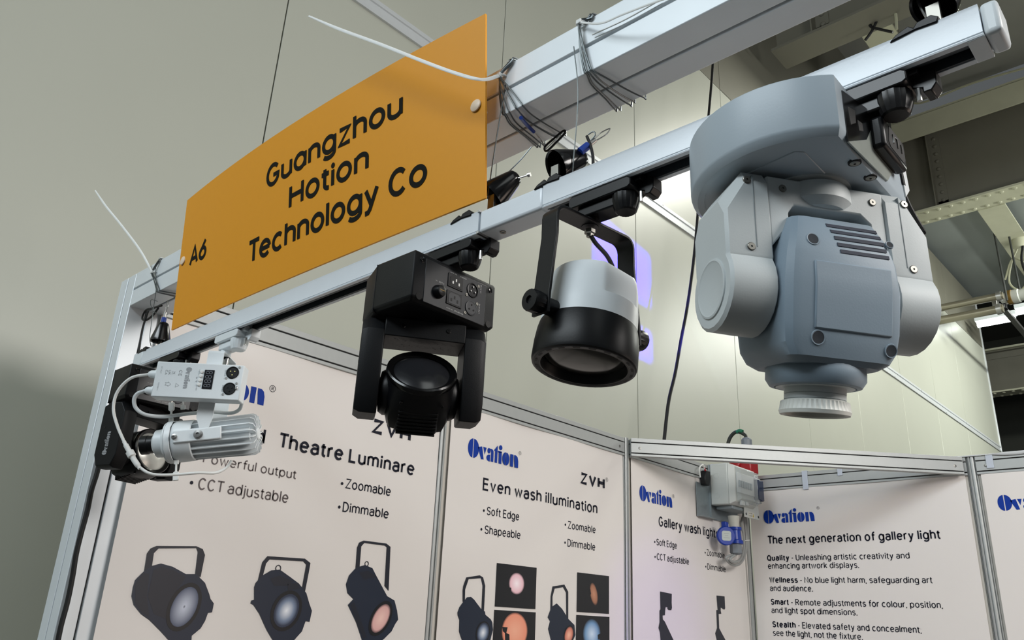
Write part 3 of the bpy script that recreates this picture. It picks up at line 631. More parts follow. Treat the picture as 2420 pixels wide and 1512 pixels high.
# ---- track: two lengths joined
TY0, TY1, TZ0, TZ1 = -.0125, .0225, -.2285, -.1965
tk = thing('lighting_track', (.65, .005, TZ0), 'left length of white three circuit lighting track, below the orange sign', 'track')
def track(parent, x0, x1, slot0, slot1):
    cy = (TY0+TY1)/2; w = .0115
    ribs = [(TY0, TZ1-.003), (TY0, TZ0+.004), (TY0+.001, TZ0+.0035), (TY0+.001, TZ0+.002), (TY0-.0005, TZ0+.0015), (TY0, TZ0), (cy-w, TZ0), (cy-w, TZ0+.020), (cy+w, TZ0+.020), (cy+w, TZ0), (TY1, TZ0), (TY1+.0005, TZ0+.0015), (TY1, TZ0+.003), (TY1, TZ1-.003), (TY1-.002, TZ1-.001), (cy+.008, TZ1-.002), (cy-.008, TZ1-.002), (TY0+.002, TZ1-.001), (TY0-.0008, TZ1)]
    obj('track_body', MB().prism(ribs, 0, x0, x1), TRACKM, parent)
    obj('channel_lining', MB().prism([(cy-w+.0003, TZ0+.0006), (cy-w+.003, TZ0+.0006), (cy-w+.003, TZ0+.016), (cy+w-.003, TZ0+.016), (cy+w-.003, TZ0+.0006), (cy+w-.0003, TZ0+.0006), (cy+w-.0003, TZ0+.0195), (cy-w+.0003, TZ0+.0195)], 0, x0+.002, x1-.002), TRACKIN, parent, smooth=0)
    obj('contact_rail', MB().box(x0+.002, x1-.002, cy-.0022, cy+.0012, TZ0+.006, TZ0+.0165), mat('grey_contact', (92, 98, 104), .4, .4), parent)
track(tk, .155, 1.152, 0, 0)
obj('end_cap', MB().box(.112, .155, TY0-.001, TY1+.001, TZ0, TZ1+.001), WHITEC, tk, bevel=.003)
obj('feed_end', MB().box(1.118, 1.152, TY0+.001, TY1-.001, TZ0-.0008, TZ0+.003), WHITEC, tk, bevel=.0006)
jn = thing('track_joint', (1.22, .005, TZ0), 'smooth white straight coupler joining the two track lengths', 'track joint')
obj('joint_body', MB().box(1.1535, 1.262, TY0, TY1, TZ0, TZ1), TRACKM, jn, bevel=.004, seg=3)
obj('set_screw', MB().lathe([(.0042, 0), (.0042, -.0012), (.002, -.0012), (.002, .001), (.0003, .001)], (1.181, .005, TZ0), (0, 0, 1), 12), SCREWM, jn)
obj('metal_lip', MB().box(1.1505, 1.1545, TY0-.0014, TY1+.002, TZ0-.001, TZ0+.002).box(1.1505, 1.1545, TY0-.0015, TY1+.002, TZ1-.0015, TZ1+.0015), STEEL, jn)
tk2 = thing('lighting_track', (1.5, .005, TZ0), 'right length of white lighting track above the grey moving head', 'track')
track(tk2, 1.2625, 1.741, 0, 0)
obj('end_cap', MB().box(1.7415, 1.755, TY0, TY1, TZ0, TZ1), WHITEC, tk2, bevel=.004, seg=3)
obj('feed_end', MB().box(1.728, 1.7415, TY0+.0005, TY1-.0005, TZ0-.0008, TZ0+.003), WHITEC, tk2, bevel=.0006)
# ================================================================ the orange sign
sTL = Vector((.2965, -.045, .1017)); sTR = Vector((1.1727, -.045, .0955)); sBL = Vector((.2862, -.018, -.1794)); sBR = Vector((1.1679, -.018, -.1844))
def sgn(s, t, off=0):
    p = (sTL*(1-s)+sTR*s)*t+(sBL*(1-s)+sBR*s)*(1-t); b = 4*s*(1-s)*(.006+.013*t)
    return p+Vector((0, -b-off, 0))
sg = thing('hanging_sign', (.73, -.03, -.18), 'orange company sign board with black lettering and stand number', 'sign')
mb = MB(); n = 30; vs = []; fs = []
for i in range(n+1):
    s = i/n; vs += [sgn(s, 0), sgn(s, .5), sgn(s, 1), sgn(s, 1, -.003), sgn(s, .5, -.003), sgn(s, 0, -.003)]
for i in range(n):
    for k in range(6): q = i*6+k; r = i*6+(k+1) % 6; fs.append((q, q+6, r+6, r))
fs += [(0, 1, 2, 3, 4, 5), tuple(n*6+k for k in (5, 4, 3, 2, 1, 0))]
obj('sign_board', mb.add(vs, fs), ORANGE, sg)
Hs = .2825; Ws = .8775
def sf(x, y): return sgn(x/Ws, y/Hs, .0007)
def sign_text(text, s0, s1, t, cap, w=.178):
    mb_ = MB(); write(mb_, text.replace('a', '@'), sf, s0*Ws, s1*Ws, t*Hs, cap, w, .06); obj('lettering', mb_, INK, sg, smooth=0)
sign_text('Guangzhou', .392, .8160, .654, .0445); sign_text('Hotion', .4800, .7290, .433, .0450); sign_text('Technology Co', .333, .8760, .203, .0450)
sign_text('A6', .058, .1440, .420, .0440)
for s, t in ((.9808, .5048), (.0204, .5048)):
    c = sgn(s, t, .0005)
    obj('rivet', MB().lathe([(.0095, 0), (.009, .0015), (.006, .0026), (.001, .003)], c, (0, -1, 0), 20, cap1=True), mat('milky_rivet', (236, 214, 190), .35), sg)
    obj('rivet_stem', MB().cyl(c, (c.x, -.012, c.z), .002, 8), WHITEP, sg)
# ================================================================ lamp fittings
def adapter(root, xk, m, x0=None, side=1):
    """track adapter: body under the track, dial and latch towards +x"""
    x0 = x0 if x0 is not None else xk-.066
    cy = .005
    obj('adapter_body', MB().prism([(x0, -.2290), (x0+.012, -.2290), (xk+.013, -.2290), (xk+.017, -.232), (xk+.017, -.2405), (xk+.013, -.2430), (x0, -.2440), (x0-.004, -.241), (x0-.004, -.232)], 1, cy-.0165, cy+.0165), m, root, bevel=.0012)
    obj('adapter_spine', MB().box(x0+.004, xk+.024, cy-.0075, cy+.0075, -.2325, -.216), m, root, bevel=.0008)
    obj('adapter_lower_body', MB().box(x0+.005, xk-.006, cy-.011, cy+.014, -.2570, -.2438), m, root, bevel=.002)
    n = 40; prof = []
    def flute(r, z): return [Vector((xk+math.cos(2*PI*k/n)*r*(1-.035*(k % 2)), cy+math.sin(2*PI*k/n)*r*(1-.035*(k % 2)), z)) for k in range(n)]
    obj('adapter_dial', MB().loft([flute(.0150, -.2425), flute(.0160, -.2440), flute(.0160, -.2510), flute(.0145, -.2570), flute(.0125, -.2625), flute(.0105, -.2640)], True, True), m, root, smooth=30)
    obj('adapter_latch', MB().prism([(xk+.013, -.2285), (xk+.036, -.2285), (xk+.036, -.243), (xk+.031, -.249), (xk+.024, -.249), (xk+.024, -.244), (xk+.018, -.242), (xk+.013, -.240)], 1, cy+.001, cy+.019), m, root, bevel=.0010)
    obj('adapter_pin', MB().cyl((xk+.0205, cy+.0, -.2445), (xk+.0205, cy+.0, -.2570), .0022, 8), STEEL, root)
def screw(parent, c, n, r=.004, m=None, name='screw'):
    c = Vector(c); n = Vector(n).normalized()
    s = obj(name, MB().lathe([(r, -.0006), (r, .0004), (r*.85, .0008), (r*.25, .0008), (r*.25, -.0004), (r*.02, -.0004)], c, n, 14), m or SCREWM, parent)
    return s
def slotdisc(parent, name, c, n, r, m, depth=.0006):
    return obj(name, MB().lathe([(r, -.001), (r, depth), (r*.05, depth)], Vector(c), n, 18, True, True), m, parent)
def rounded(hx, hy, ch, k=2):
    """rounded rectangle outline, 4*(k+1) points"""
    out = []
    for i, (sx, sy) in enumerate(((1, 1), (-1, 1), (-1, -1), (1, -1))):
        for j in range(k+1):
            a = R(90*i+90*j/k); out.append((sx*(hx-ch)+math.cos(a)*ch, sy*(hy-ch)+math.sin(a)*ch))
    return out
# ================================================================ LAMP A, the large grey moving head
LA = thing('moving_head_lamp', (1.576, 0, -.52), 'big grey white moving head lamp with vented blue grey head, at the right', 'lamp')
cA = Vector((1.576, 0, 0)); RA = .1035
def dshape(r, xf, fil=0, n=44, cx=1.576):
    a0 = math.asin(min(.999, math.sqrt(max(0, r*r-(xf-cx)**2))/r)); pts = []
    for i in range(n+1):
        a = a0+(2*PI-2*a0)*i/n; pts.append((cx+r*math.cos(a), r*math.sin(a)))
    return pts
def dring(r, xf, z): return [Vector((x, y, z)) for x, y in dshape(r, xf)]
obj('base', MB().loft([dring(RA-.002, 1.6385, -.2585), dring(RA, 1.6405, -.2605), dring(RA, 1.6405, -.3085), dring(RA-.001, 1.640, -.3115), dring(RA-.006, 1.637, -.3165), dring(RA-.010, 1.634, -.3168), dring(RA-.012, 1.632, -.3168), dring(RA-.0125, 1.6315, -.3158)], True, True), mat('base_grey_plastic', (172, 184, 193), .38, 0, .03, 20, .05, bscale=500), LA, smooth=28)
obj('bottom_trim', MB().prism([(1.540, -.066), (1.600, -.076), (1.606, -.070), (1.606, .070), (1.600, .076), (1.540, .066)], 2, -.3166, -.3150), mat('base_grey_plastic', (176, 190, 200)), LA, bevel=.0008)
XF = 1.6405
def onf(px, py): return at(px, py, 0, XF)
def plate(parent, name, pts, m, h=.0008, bevel=0, xf=XF):
    P_ = [at(x, y, 0, xf) for x, y in pts]
    return obj(name, MB().loft([[p-Vector((.0005, 0, 0)) for p in P_], [p+Vector((h, 0, 0)) for p in P_]]), m, parent, bevel=bevel)
plate(LA, 'connector_panel', [(1988, 214), (2028, 243), (2058, 266), (2062, 292), (2046, 330), (2003, 334)], BLACKG)
plate(LA, 'metal_plate', [(2003, 335), (2046, 331), (2062, 292), (2085, 296), (2112, 345), (2116, 392), (2096, 428)], mat('brushed_plate', (150, 156, 150), .35, .3, .2, 40))
for k, pts in enumerate(([(2000, 252), (2018, 262), (2020, 292), (2008, 296)], [(2024, 284), (2035, 292), (2038, 312), (2028, 310)])):
    plate(LA, 'data_socket', pts, mat('socket_black', (4, 4, 5), .6), .0012, .0004); 
sk = obj('power_socket', MB().box(XF, XF+.012, -.004, .056, -.2935, -.2615), BLACK, LA, bevel=.0035)
obj('socket_cavity', MB().prism([(.006, -.285), (.012, -.266), (.044, -.266), (.050, -.272), (.050, -.284), (.044, -.289), (.010, -.289)], 0, XF+.0118, XF+.0124), mat('socket_black', (4, 4, 5), .6), sk)
for k in range(3): obj('socket_pin', MB().box(XF+.006, XF+.0135, .018+.011*k, .0195+.011*k, -.281, -.272), STEEL, sk)
plate(LA, 'end_bezel', [(2114, 338), (2127, 352), (2146, 452), (2138, 466)], WHITEC, .0015, .0004)
plate(LA, 'bezel_gap', [(2112, 344), (2116, 346), (2136, 440), (2131, 436)], DARK, .0018)
for (px, py) in ((2031, 381), (2068, 416)):
    c = at(px, py, 2, -.3166)+Vector((-.004, 0, -.0002)); slotdisc(LA, 'screw_recess', c, (0, 0, -1), .0056, DARK, .0002); screw(LA, c+Vector((0, 0, -.0003)), (0, 0, -1), .0044)
azA = .95; fA = frame((1.576, 0, 0), azA)
def MA(): return MB(fA)
obj('pan_bearing', MA().lathe([(.040, -.3150), (.040, -.3180), (.034, -.3200), (.032, -.3260)], (0, 0, 0), (0, 0, 1), 40, True, True), GREYW, LA)
yk = obj('yoke_bridge', MA().prism([(-.057, -.322), (.057, -.322), (.057, -.385), (.046, -.374), (.041, -.364), (.041, -.356), (.032, -.3475), (-.032, -.3475), (-.038, -.356), (-.038, -.368), (-.044, -.376), (-.057, -.392)], 1, -.031, .031), GREYW, LA, bevel=.0018)
obj('bridge_boss', MA().lathe([(.034, -.322), (.0355, -.326), (.0355, -.338), (.030, -.345), (.012, -.3480)], (0, -.006, 0), (0, 0, 1), 36, True, True), GREYW, LA)
for x in (-.042, .046): screw(LA, fA @ Vector((x, -.0314, -.333)), fA.to_3x3() @ Vector((0, -1, 0)), .0036)
ZP = -.424
def armprof(zt, r, hw, chz=.012, zb=ZP, n=16):
    pts = [(hw-chz*.6, zt), (hw, zt-chz)]
    pts += [(hw, zb+.022)]
    a0 = math.degrees(math.asin(min(1, .020/r)))
    pts += [(r*math.cos(R(a)), zb+r*math.sin(R(a))) for a in [a0-(180+2*a0)*i/n for i in range(n+1)]]
    pts += [(-hw, zb+.022), (-hw, zt-chz), (-hw+chz*.6, zt)]
    return pts
for sgn_ in (-1, 1):
    def ring(x, zt, r, hw, ch=.012): return [(sgn_*x, y, z) for y, z in armprof(zt, r, hw, ch)]
    a = obj('yoke_arm', MA().loft([ring(.0565, -.321, .0365, .0315), ring(.058, -.3195, .038, .033), ring(.078, -.3195, .038, .033), ring(.096, -.345, .0375, .032, .016), ring(.0985, -.349, .0345, .029, .016)]), GREYW, LA, smooth=28)
    obj('arm_cover', MA().lathe([(.0265, 0), (.0262, .0012), (.0245, .0016), (.0225, .0006), (.001, .0008)], (sgn_*.0985, 0, ZP), (sgn_, 0, 0), 36, cap1=True), GREYW, a)
    obj('cover_seam', MA().box(sgn_*.0715-.0003, sgn_*.0715+.0003, -.0334, .0334, -.3950, -.325), mat('seam_shadow', (120, 128, 132), .6), a)
    for zz in (-.331, -.3955): screw(a, fA @ Vector((sgn_*.077, -.0333, zz)), fA.to_3x3() @ Vector((0, -1, 0)), .0038)
fH = frame((1.576, 0, ZP), azA, R(10))
def MH(): return MB(fH)
secs = [(.070, .034, .022, .008), (.067, .040, .030, .010), (.050, .047, .040, .012), (.030, .0525, .0455, .013), (.004, .0555, .0480, .014), (-.030, .0545, .0470, .013), (-.046, .0525, .0450, .012), (-.056, .0470, .0430, .012), (-.0605, .0415, .0395, .016)]
def hsec(z, w, d, ch): return [(x, y, z) for x, y in rounded(w, d, ch, 3)]
hd = obj('lamp_head', MH().loft([hsec(*s) for s in secs], True, True), GREYP, LA, smooth=22)
def hd_y(z):
    for (z1, w1, d1, c1), (z0, w0, d0, c0) in zip(secs, secs[1:]):
        if z0 <= z <= z1: return -(d0+(d1-d0)*(z-z0)/(z1-z0))
    return -.04
zz = [.024, .012, .004, -.010, -.022, -.034]
def strip(x0, x1, off): return [[(x0, hd_y(z)+off, z) for z in zz], [(x1, hd_y(z)+off, z) for z in zz]]
rg = strip(-.030, .041, -.0014); rg2 = strip(-.030, .041, .002)
obj('raised_panel', MH().loft([rg[0]+rg2[0][::-1], rg[1]+rg2[1][::-1]]), GREYP, hd, bevel=.0012)
for k in range(5):
    z = .0615-.0062*k; y = hd_y(z); x0, x1 = -.012+.0018*k, .036+.0012*k
    dz = .0016; y2 = hd_y(z-dz*2)
    obj('vent_slot', MH().loft([[(x, y-.0006, z), (x, y2-.0006, z-dz*2), (x, y2+.004, z-dz*2), (x, y+.004, z)] for x in (x0, x1)]), mat('vent_dark', (38, 44, 60), .7), hd)
for x, z, r in ((-.029, .043, .0048), (-.026, -.041, .0052), (.041, -.045, .0048), (.044, .048, .003)):
    y = hd_y(z)
    nz_ = (hd_y(z+.004)-hd_y(z-.004))/.008; nw = Vector((0, -1, nz_)).normalized()
    obj('screw_well', MH().lathe([(r*1.30, -.0004), (r*1.18, .0007), (r*1.02, .0006)], (x, y, z), nw, 22), GREYP, hd, smooth=60)
    obj('well_floor', MH().lathe([(r*1.04, .0005), (r*.1, .0002)], (x, y, z), nw, 18, cap1=True), mat('well_dark', (40, 45, 52), .8), hd)
obj('nose_collar', MH().lathe([(.0405, -.058), (.0415, -.063), (.0415, -.070), (.038, -.0755), (.0340, -.0765), (.033, -.0745)], (0, 0, 0), (0, 0, 1), 44, True, False), GREYP, hd)
obj('flange', MH().lathe([(.0325, -.074), (.0325, -.0765), (.025, -.0768)], (0, 0, 0), (0, 0, 1), 40, True, True), GREYW, hd)
obj('lens_tube', MH().lathe([(.0255, -.074), (.0255, -.0815), (.0248, -.0820), (.0255, -.0825), (.0255, -.0865), (.0248, -.087), (.0255, -.0875), (.0258, -.092)], (0, 0, 0), (0, 0, 1), 40), GREYW, hd)
n = 96
def kn(r, z, k=.012): return [(math.cos(2*PI*i/n)*r*(1-k*(i % 2)), math.sin(2*PI*i/n)*r*(1-k*(i % 2)), z) for i in range(n)]
obj('focus_ring', MH().loft([kn(.0262, -.0875), kn(.0284, -.0885, .03), kn(.0290, -.0935, .03), kn(.0298, -.0965, .008), kn(.0288, -.0995, 0), kn(.0268, -.0998, 0), kn(.0250, -.0985, 0), kn(.0235, -.092, 0), kn(.0222, -.086, 0)], False, False), mat('cream_white_plastic', (205, 206, 200), .45), hd, smooth=30)
obj('lens', MH().lathe([(.0230, -.0885), (.015, -.0868), (.0005, -.0862)], (0, 0, 0), (0, 0, 1), 32, cap1=True), mat('recess_grey', (110, 104, 92), .5), hd)
adapter(LA, 1.662, mat('satin_black_printed', (34, 33, 34), .32, .1, .3, 120, .06, bscale=300), 1.585)
obj('hang_neck', MB().cyl((1.60, .005, -.262), (1.60, .005, -.2570), .012, 16), BLACK, LA)
pts = [at(x, y, 1, .015) for x, y in ((2083, 262), (2078, 285), (2083, 305))]+[Vector((XF+.012, .03, -.272))]
obj('power_cord', MB().tube(pts, .0020, 8, 5), RUBBER, LA)
# ================================================================ LAMPS B and E, black moving heads
def moving_head(xc, az, el, xk, label, text=True):
    M = thing('moving_head_lamp', (xc, .0, -.49), label, 'lamp')
    f0 = Matrix.Translation((xc, -.0025, 0))
    def P0(): return MB(f0)
    plan = [(.0605, -.0735), (-.016, -.0735), (-.066, -.052), (-.066, .052), (-.016, .0735), (.0605, .0735)]
    b = obj('base', P0().loft([[(x*.97, y*.985, -.2625) for x, y in plan], [(x, y, -.2655) for x, y in plan], [(x, y, -.326) for x, y in plan], [(x*.93-.002, y*.93, -.3315) for x, y in plan]]), BLACKM, M, bevel=.0018)
    obj('base_seam', P0().box(-.0168, -.0160, -.0737, .0737, -.3315, -.2635), DARK, b)
    XF2 = xc+.0605
    fr = obj('panel_bezel', MB().prism([(-.0575, -.3285), (-.0575, -.2690), (.0525, -.2690), (.0525, -.3285)], 0, XF2-.0005, XF2+.0008), mat('bezel_black', (30, 32, 36), .35), M, bevel=.0006)
    tx = MB()
    def W_(t, y0, y1, z, cap):
        # printing is upside down because the lamp hangs
        write(tx, t, lambda x, y: Vector((XF2+.0012, -x, -y)), -y1, -y0, -z, cap, .16)
    def conn(y, z):
        return Vector((XF2, y, z))
    # mains inlet, mains outlet
    for y, z, outl in ((-.0055, -.2845, 0), (-.006, -.3090, 1)):
        s = obj('mains_socket', MB().prism([(y-.0135, z-.0095), (y-.0135, z+.0095), (y+.0135, z+.0095), (y+.0135, z-.0095)], 0, XF2, XF2+.0022), BLACK, M, bevel=.0005)
        obj('socket_face', MB().prism([(y-.0105, z-.0075), (y-.0105, z+.004), (y-.007, z+.0075), (y+.007, z+.0075), (y+.0105, z+.004), (y+.0105, z-.0075)], 0, XF2+.002, XF2+.0026), mat('socket_face_grey', (44, 46, 50), .5) if outl else mat('socket_black', (4, 4, 5), .6), s)
        for dy, dz in ((-.0055, -.0022), (0, .002), (.0055, -.0022)):
            obj('contact', MB().box(XF2+.0022, XF2+.0030, y+dy-.0011, y+dy+.0011, z+dz-.002, z+dz+.002), mat('socket_black', (4, 4, 5), .6) if outl else STEEL, s)
    for y, z, outl in ((.0265, -.2850, 0), (.0258, -.3110, 1)):
        s = obj('data_socket', MB().lathe([(.0105, 0), (.0105, .0022), (.0088, .0026), (.0086, .0010 if not outl else .0022), (.0002, .0010 if not outl else .0022)], (XF2, y, z), (1, 0, 0), 28), BLACK if not outl else mat('socket_face_grey', (44, 46, 50), .5), M)
        for k in range(3):
            a = R(90+120*k)
            slotdisc(s, 'contact', (XF2+.0018, y+.0045*math.cos(a), z+.0045*math.sin(a)), (1, 0, 0), .0012, STEEL if not outl else mat('socket_black', (4, 4, 5), .6), .0012)
        for dy, dz in ((-.0105, -.0095), (.0105, .0095)): screw(M, (XF2+.0010, y+dy, z+dz), (1, 0, 0), .0024)
    obj('fuse_holder', MB().lathe([(.0092, 0), (.0088, .004), (.0070, .0095), (.0062, .0100), (.0002, .0100)], (XF2, -.0345, -.3080), (1, 0, 0), 24), BLACK, M)
    obj('fuse_slot', MB().box(XF2+.0099, XF2+.0104, -.039, -.030, -.3086, -.3074), mat('fuse_brass', (100, 84, 50), .4, .6), M)
    for y, z, rec in ((-.0635, -.2730, 0), (-.0645, -.3235, 1), (.0615, -.2725, 0), (.0605, -.3230, 1)):
        if rec: slotdisc(M, 'screw_recess', (XF2, y, z), (1, 0, 0), .0048, mat('socket_black', (4, 4, 5), .6))
        else: screw(M, (XF2+.0002, y, z), (1, 0, 0), .0040, BLACKG)
    W_('FUSE 1A', -.040, -.025, -.2925, .0020); W_('100-240V', -.016, -.0035, -.2722, .0018); W_('POWER IN', .002, .014, -.2722, .0018)
    W_('3A MAX', -.018, -.007, -.3232, .0018); W_('POWER OUT', -.0045, .0120, -.3232, .0018)
    write(tx, 'DMX IN', lambda x, y: Vector((XF2+.0012, .041+y, -x)), .272, .284, 0, .0020, .16); write(tx, 'DMX OUT', lambda x, y: Vector((XF2+.0012, .040+y, -x)), .300, .314, 0, .0020, .16)
    obj('panel_print', tx, WHITEINK, M, smooth=0)
    # yoke
    fY = frame((xc, .0, 0), az)
    def Y(): return MB(fY)
    obj('pan_bearing', Y().lathe([(.028, -.331), (.028, -.336)], (0, 0, 0), (0, 0, 1), 28, True, True), BLACK, M)
    br = obj('yoke_bridge', Y().prism([(-.053, -.334), (.053, -.334), (.053, -.3595), (-.053, -.3595)], 1, -.030, .030), BLACKM, M, bevel=.0012)
    holes = MB(fY)
    for r_ in range(2):
        for k in range(8):
            for dx, dy in ((0, 0), (.0035, .0045)): holes.lathe([(.0011, 0), (.0001, 0)], (-.038+.0105*k+dx, -.018+.022*r_+dy, -.3598), (0, 0, -1), 8, cap1=True)
    tag(obj('vent_holes', holes, mat('socket_black', (4, 4, 5), .6), br, smooth=0), kind='stuff')
    for x in (-.030, .030): screw(br, fY @ Vector((x, -.0304, -.345)), fY.to_3x3() @ Vector((0, -1, 0)), .003, BLACKG)
    for s_ in (-1, 1):
        def ar(x, k): return [(s_*x, y*k, -.396+(z+.396)*(1-(1-k)*.6)) for y, z in ((.030, -.340), (.030, -.440), (.020, -.4615), (-.020, -.4615), (-.030, -.440), (-.030, -.352), (-.016, -.333), (.016, -.333))]
        arm_ = obj('yoke_arm', Y().loft([ar(.0525, .97), ar(.054, 1), ar(.074, 1), ar(.0815, .90)]), BLACKM, M, bevel=.0012)
        lg = MB(fY)
        logo(lg, lambda x, y: Vector((s_*.0818, s_*(-.001-y), -.438+x)), 0, -.005, .0115, 3.9)
        obj('logo', lg, mat('pale_badge_print', (150, 152, 155), .5), arm_, smooth=0)
        for zz in (-.385, -.372): slotdisc(arm_, 'screw_recess', fY @ Vector((s_*.0812, .016 if zz < -.38 else -.010, zz)), fY.to_3x3() @ Vector((s_, 0, 0)), .0022, mat('socket_black', (4, 4, 5), .6))
    # head
    zp = -.424
    ca, sa = math.cos(el), math.sin(el)
    # local z of the head = lens direction: front (-y) raised by el
    Rm = Matrix(((1, 0, 0), (0, sa, -ca), (0, ca, sa))).to_4x4()
    fHd = fY @ Matrix.Translation((0, 0, zp)) @ Rm
    def Hh(): return MB(fHd)
    def cs(t, r, sq):
        out = []
        for k in range(32):
            a = 2*PI*k/32; c, s2 = math.cos(a), math.sin(a); q = (abs(c)**sq+abs(s2)**sq)**(-1/sq); out.append((c*r*q, s2*r*q, t))
        return out
    h = obj('lamp_head', Hh().loft([cs(-.036, .033, 6), cs(-.034, .038, 6), cs(-.018, .0425, 5), cs(.006, .0445, 3.5), cs(.022, .0445, 2.2), cs(.028, .0455, 2)], True, True), BLACK, M, smooth=30)
    obj('lens_bezel', Hh().lathe([(.0455, .0275), (.0462, .030), (.0455, .0345), (.0435, .036), (.0375, .0330), (.0370, .0300)], (0, 0, 0), (0, 0, 1), 44), BLACKG, h)
    obj('lens', Hh().lathe([(.0372, .0305), (.030, .0350), (.018, .0385), (.0005, .0400)], (0, 0, 0), (0, 0, 1), 40, cap1=True), mat('satin_lens', (30, 31, 34), .22, 0, .3, 12, spec=.8) if text else mat('silver_reflector', (196, 196, 190), .3, .4, .3, 40), h)
    if not text:
        obj('led_cluster', Hh().lathe([(.006, .0398), (.003, .0412), (.0004, .0414)], (0, -.004, 0), (0, 0, 1), 12, cap1=True), mat('lamp_chip', (250, 250, 245), .2, emis=.8), h)
    for k in range(7): obj('cooling_fin', Hh().box(-.025, .025, -.0440, -.034, -.036+.0055*k, -.0335+.0055*k), BLACK, h, bevel=.0005)
    for s_ in (-1, 1):
        obj('tilt_bearing', Hh().lathe([(.030, .036), (.030, .044), (.026, .050), (.010, .0525)], (0, 0, -.004), (s_, 0, 0), 32, True, True), BLACK, h)
    obj('head_base_plate', Hh().box(-.027, .027, -.0425, -.030, -.034, .006), BLACKM, h, bevel=.003)
    for x in (-.024, .028): screw(h, fHd @ Vector((x, -.0435, .012)), fHd.to_3x3() @ Vector((0, -1, 0)), .0022, BLACKG)
    adapter(M, xk, BLACK)
    obj('hang_neck', MB().cyl((xc, .005, -.2635), (xc, .005, -.2570), .012, 16), BLACK, M)
    return M
moving_head(1.047, .96, R(40), 1.122, 'black moving head lamp in the middle, its socket panel facing right')
moving_head(.218, 1.92, R(14), .310, 'black moving head lamp at the far left, behind the white lamp', False)
# ================================================================ LAMP C, black and white can spot
LC = thing('can_spotlight', (1.3215, .005, -.44), 'can spotlight with white top and black front ring in a black yoke', 'lamp')
fC = frame((1.3215, .005, 0), 1.45)
zo = 0
def MC(): return MB(fC)
fCan = fC @ Matrix.Translation((0, 0, -.386)) @ Matrix.Rotation(R(8), 4, 'Y') @ Matrix.Translation((0, 0, .386))
def MK(): return MB(fCan)
def CZ(z): return z+zo
# yoke: flat bar bent to a U
ru, th_ = .0625, .0035; pts = [(-.0725, -.396), (-.0715, -.375), (-ru, -.300), (-ru, -.2810)]
pts += [(-ru+.012+.012*math.cos(R(a)), -.2765+.012*math.sin(R(a))) for a in (180, 155, 130, 110, 90)]
pts += [(ru-.012+.012*math.cos(R(a)), -.2765+.012*math.sin(R(a))) for a in (90, 70, 50, 25, 0)]
pts += [(ru, -.300), (.0715, -.375), (.0725, -.396)]
out = []; inn = []
for i, p in enumerate(pts):
    a = Vector(pts[max(0, i-1)]); b = Vector(pts[min(len(pts)-1, i+1)]); t = (b-a).normalized(); nn = Vector((-t.y, t.x))
    out.append(Vector(p)+nn*th_/2); inn.append(Vector(p)-nn*th_/2)
rings = [[(o_.x, -.0125, CZ(o_.y)), (o_.x, .0125, CZ(o_.y)), (i_.x, .0125, CZ(i_.y)), (i_.x, -.0125, CZ(i_.y))] for o_, i_ in zip(out, inn)]
obj('yoke', MC().loft(rings), BLACK, LC, bevel=.0006)
can = obj('front_ring', MK().lathe([(.0535, -.3935), (.0545, -.3940), (.0562, -.4020), (.0575, -.4150), (.0580, -.4350), (.0570, -.4385), (.0550, -.4395), (.0475, -.4395), (.0465, -.4370), (.0460, -.4300), (.0440, -.4260)], (0, 0, zo), (0, 0, 1), 64), BLACK, LC, smooth=28)
def hring(r, z, flat=True):
    out = []
    for k in range(96):
        t = 2*PI*k/96; d = (t-R(268)+PI) % (2*PI)-PI; rr_ = r
        if flat and abs(d) < R(30): rr_ = min(r, (r*math.cos(R(30)))/math.cos(d)+.0006)
        out.append((math.cos(t)*rr_, math.sin(t)*rr_, z))
    return out
obj('housing', MK().loft([hring(.0540, -.3945, False), hring(.0538, -.3800, False), hring(.0533, -.3705, False), hring(.0530, -.3690), hring(.0515, -.3490), hring(.0492, -.3360), hring(.0470, -.3315), hring(.040, -.3290), hring(.020, -.3280, False), hring(.0005, -.3280, False)], False, True), WHITEC, LC, smooth=24)
slots = []
for k in range(20):
    a0 = 18*k-4.2; a1 = 18*k+4.2
    mbk = MK().add([(r_*math.cos(R(a)), r_*math.sin(R(a)), CZ(-.4402)) for r_, a in ((.0535, a0), (.0535, (a0+a1)/2), (.0535, a1), (.0508, a1), (.0508, (a0+a1)/2), (.0508, a0))], [(0, 1, 2, 3, 4, 5)])
    obj('ring_slot', mbk, mat('socket_black', (4, 4, 5), .6), can, smooth=0)
obj('lens_retainer', MK().lathe([(.0552, -.4394), (.0545, -.4400), (.0500, -.4400), (.0490, -.4394)], (0, 0, zo), (0, 0, 1), 48), mat('retainer_black', (40, 41, 44), .5), LC)
obj('lens', MK().lathe([(.0445, -.4285), (.040, -.4310), (.030, -.4338), (.016, -.4352), (.0005, -.4358)], (0, 0, zo), (0, 0, 1), 48, cap1=True), mat('clear_dark_lens', (44, 43, 40), .16, .2, .5, 25, spec=.6), LC)
for s_ in (-1, 1):
    kn_ = lambda r, x, k=.05: [(s_*x, math.cos(2*PI*i/36)*r*(1-k*(i % 2)), CZ(-.384)+math.sin(2*PI*i/36)*r*(1-k*(i % 2))) for i in range(36)]
    kb = obj('side_knob', MC().loft([kn_(.012, .0745), kn_(.0125, .078), kn_(.0125, .0880), kn_(.0115, .0895, 0), kn_(.0045, .0898, 0), kn_(.0040, .0875, 0), kn_(.0003, .0875, 0)], True, False), BLACK, LC, smooth=30)
    obj('washer', MC().lathe([(.0095, .054), (.0095, .0745)], (0, 0, CZ(-.384)), (s_, 0, 0), 20, True, True), BLACK, LC)
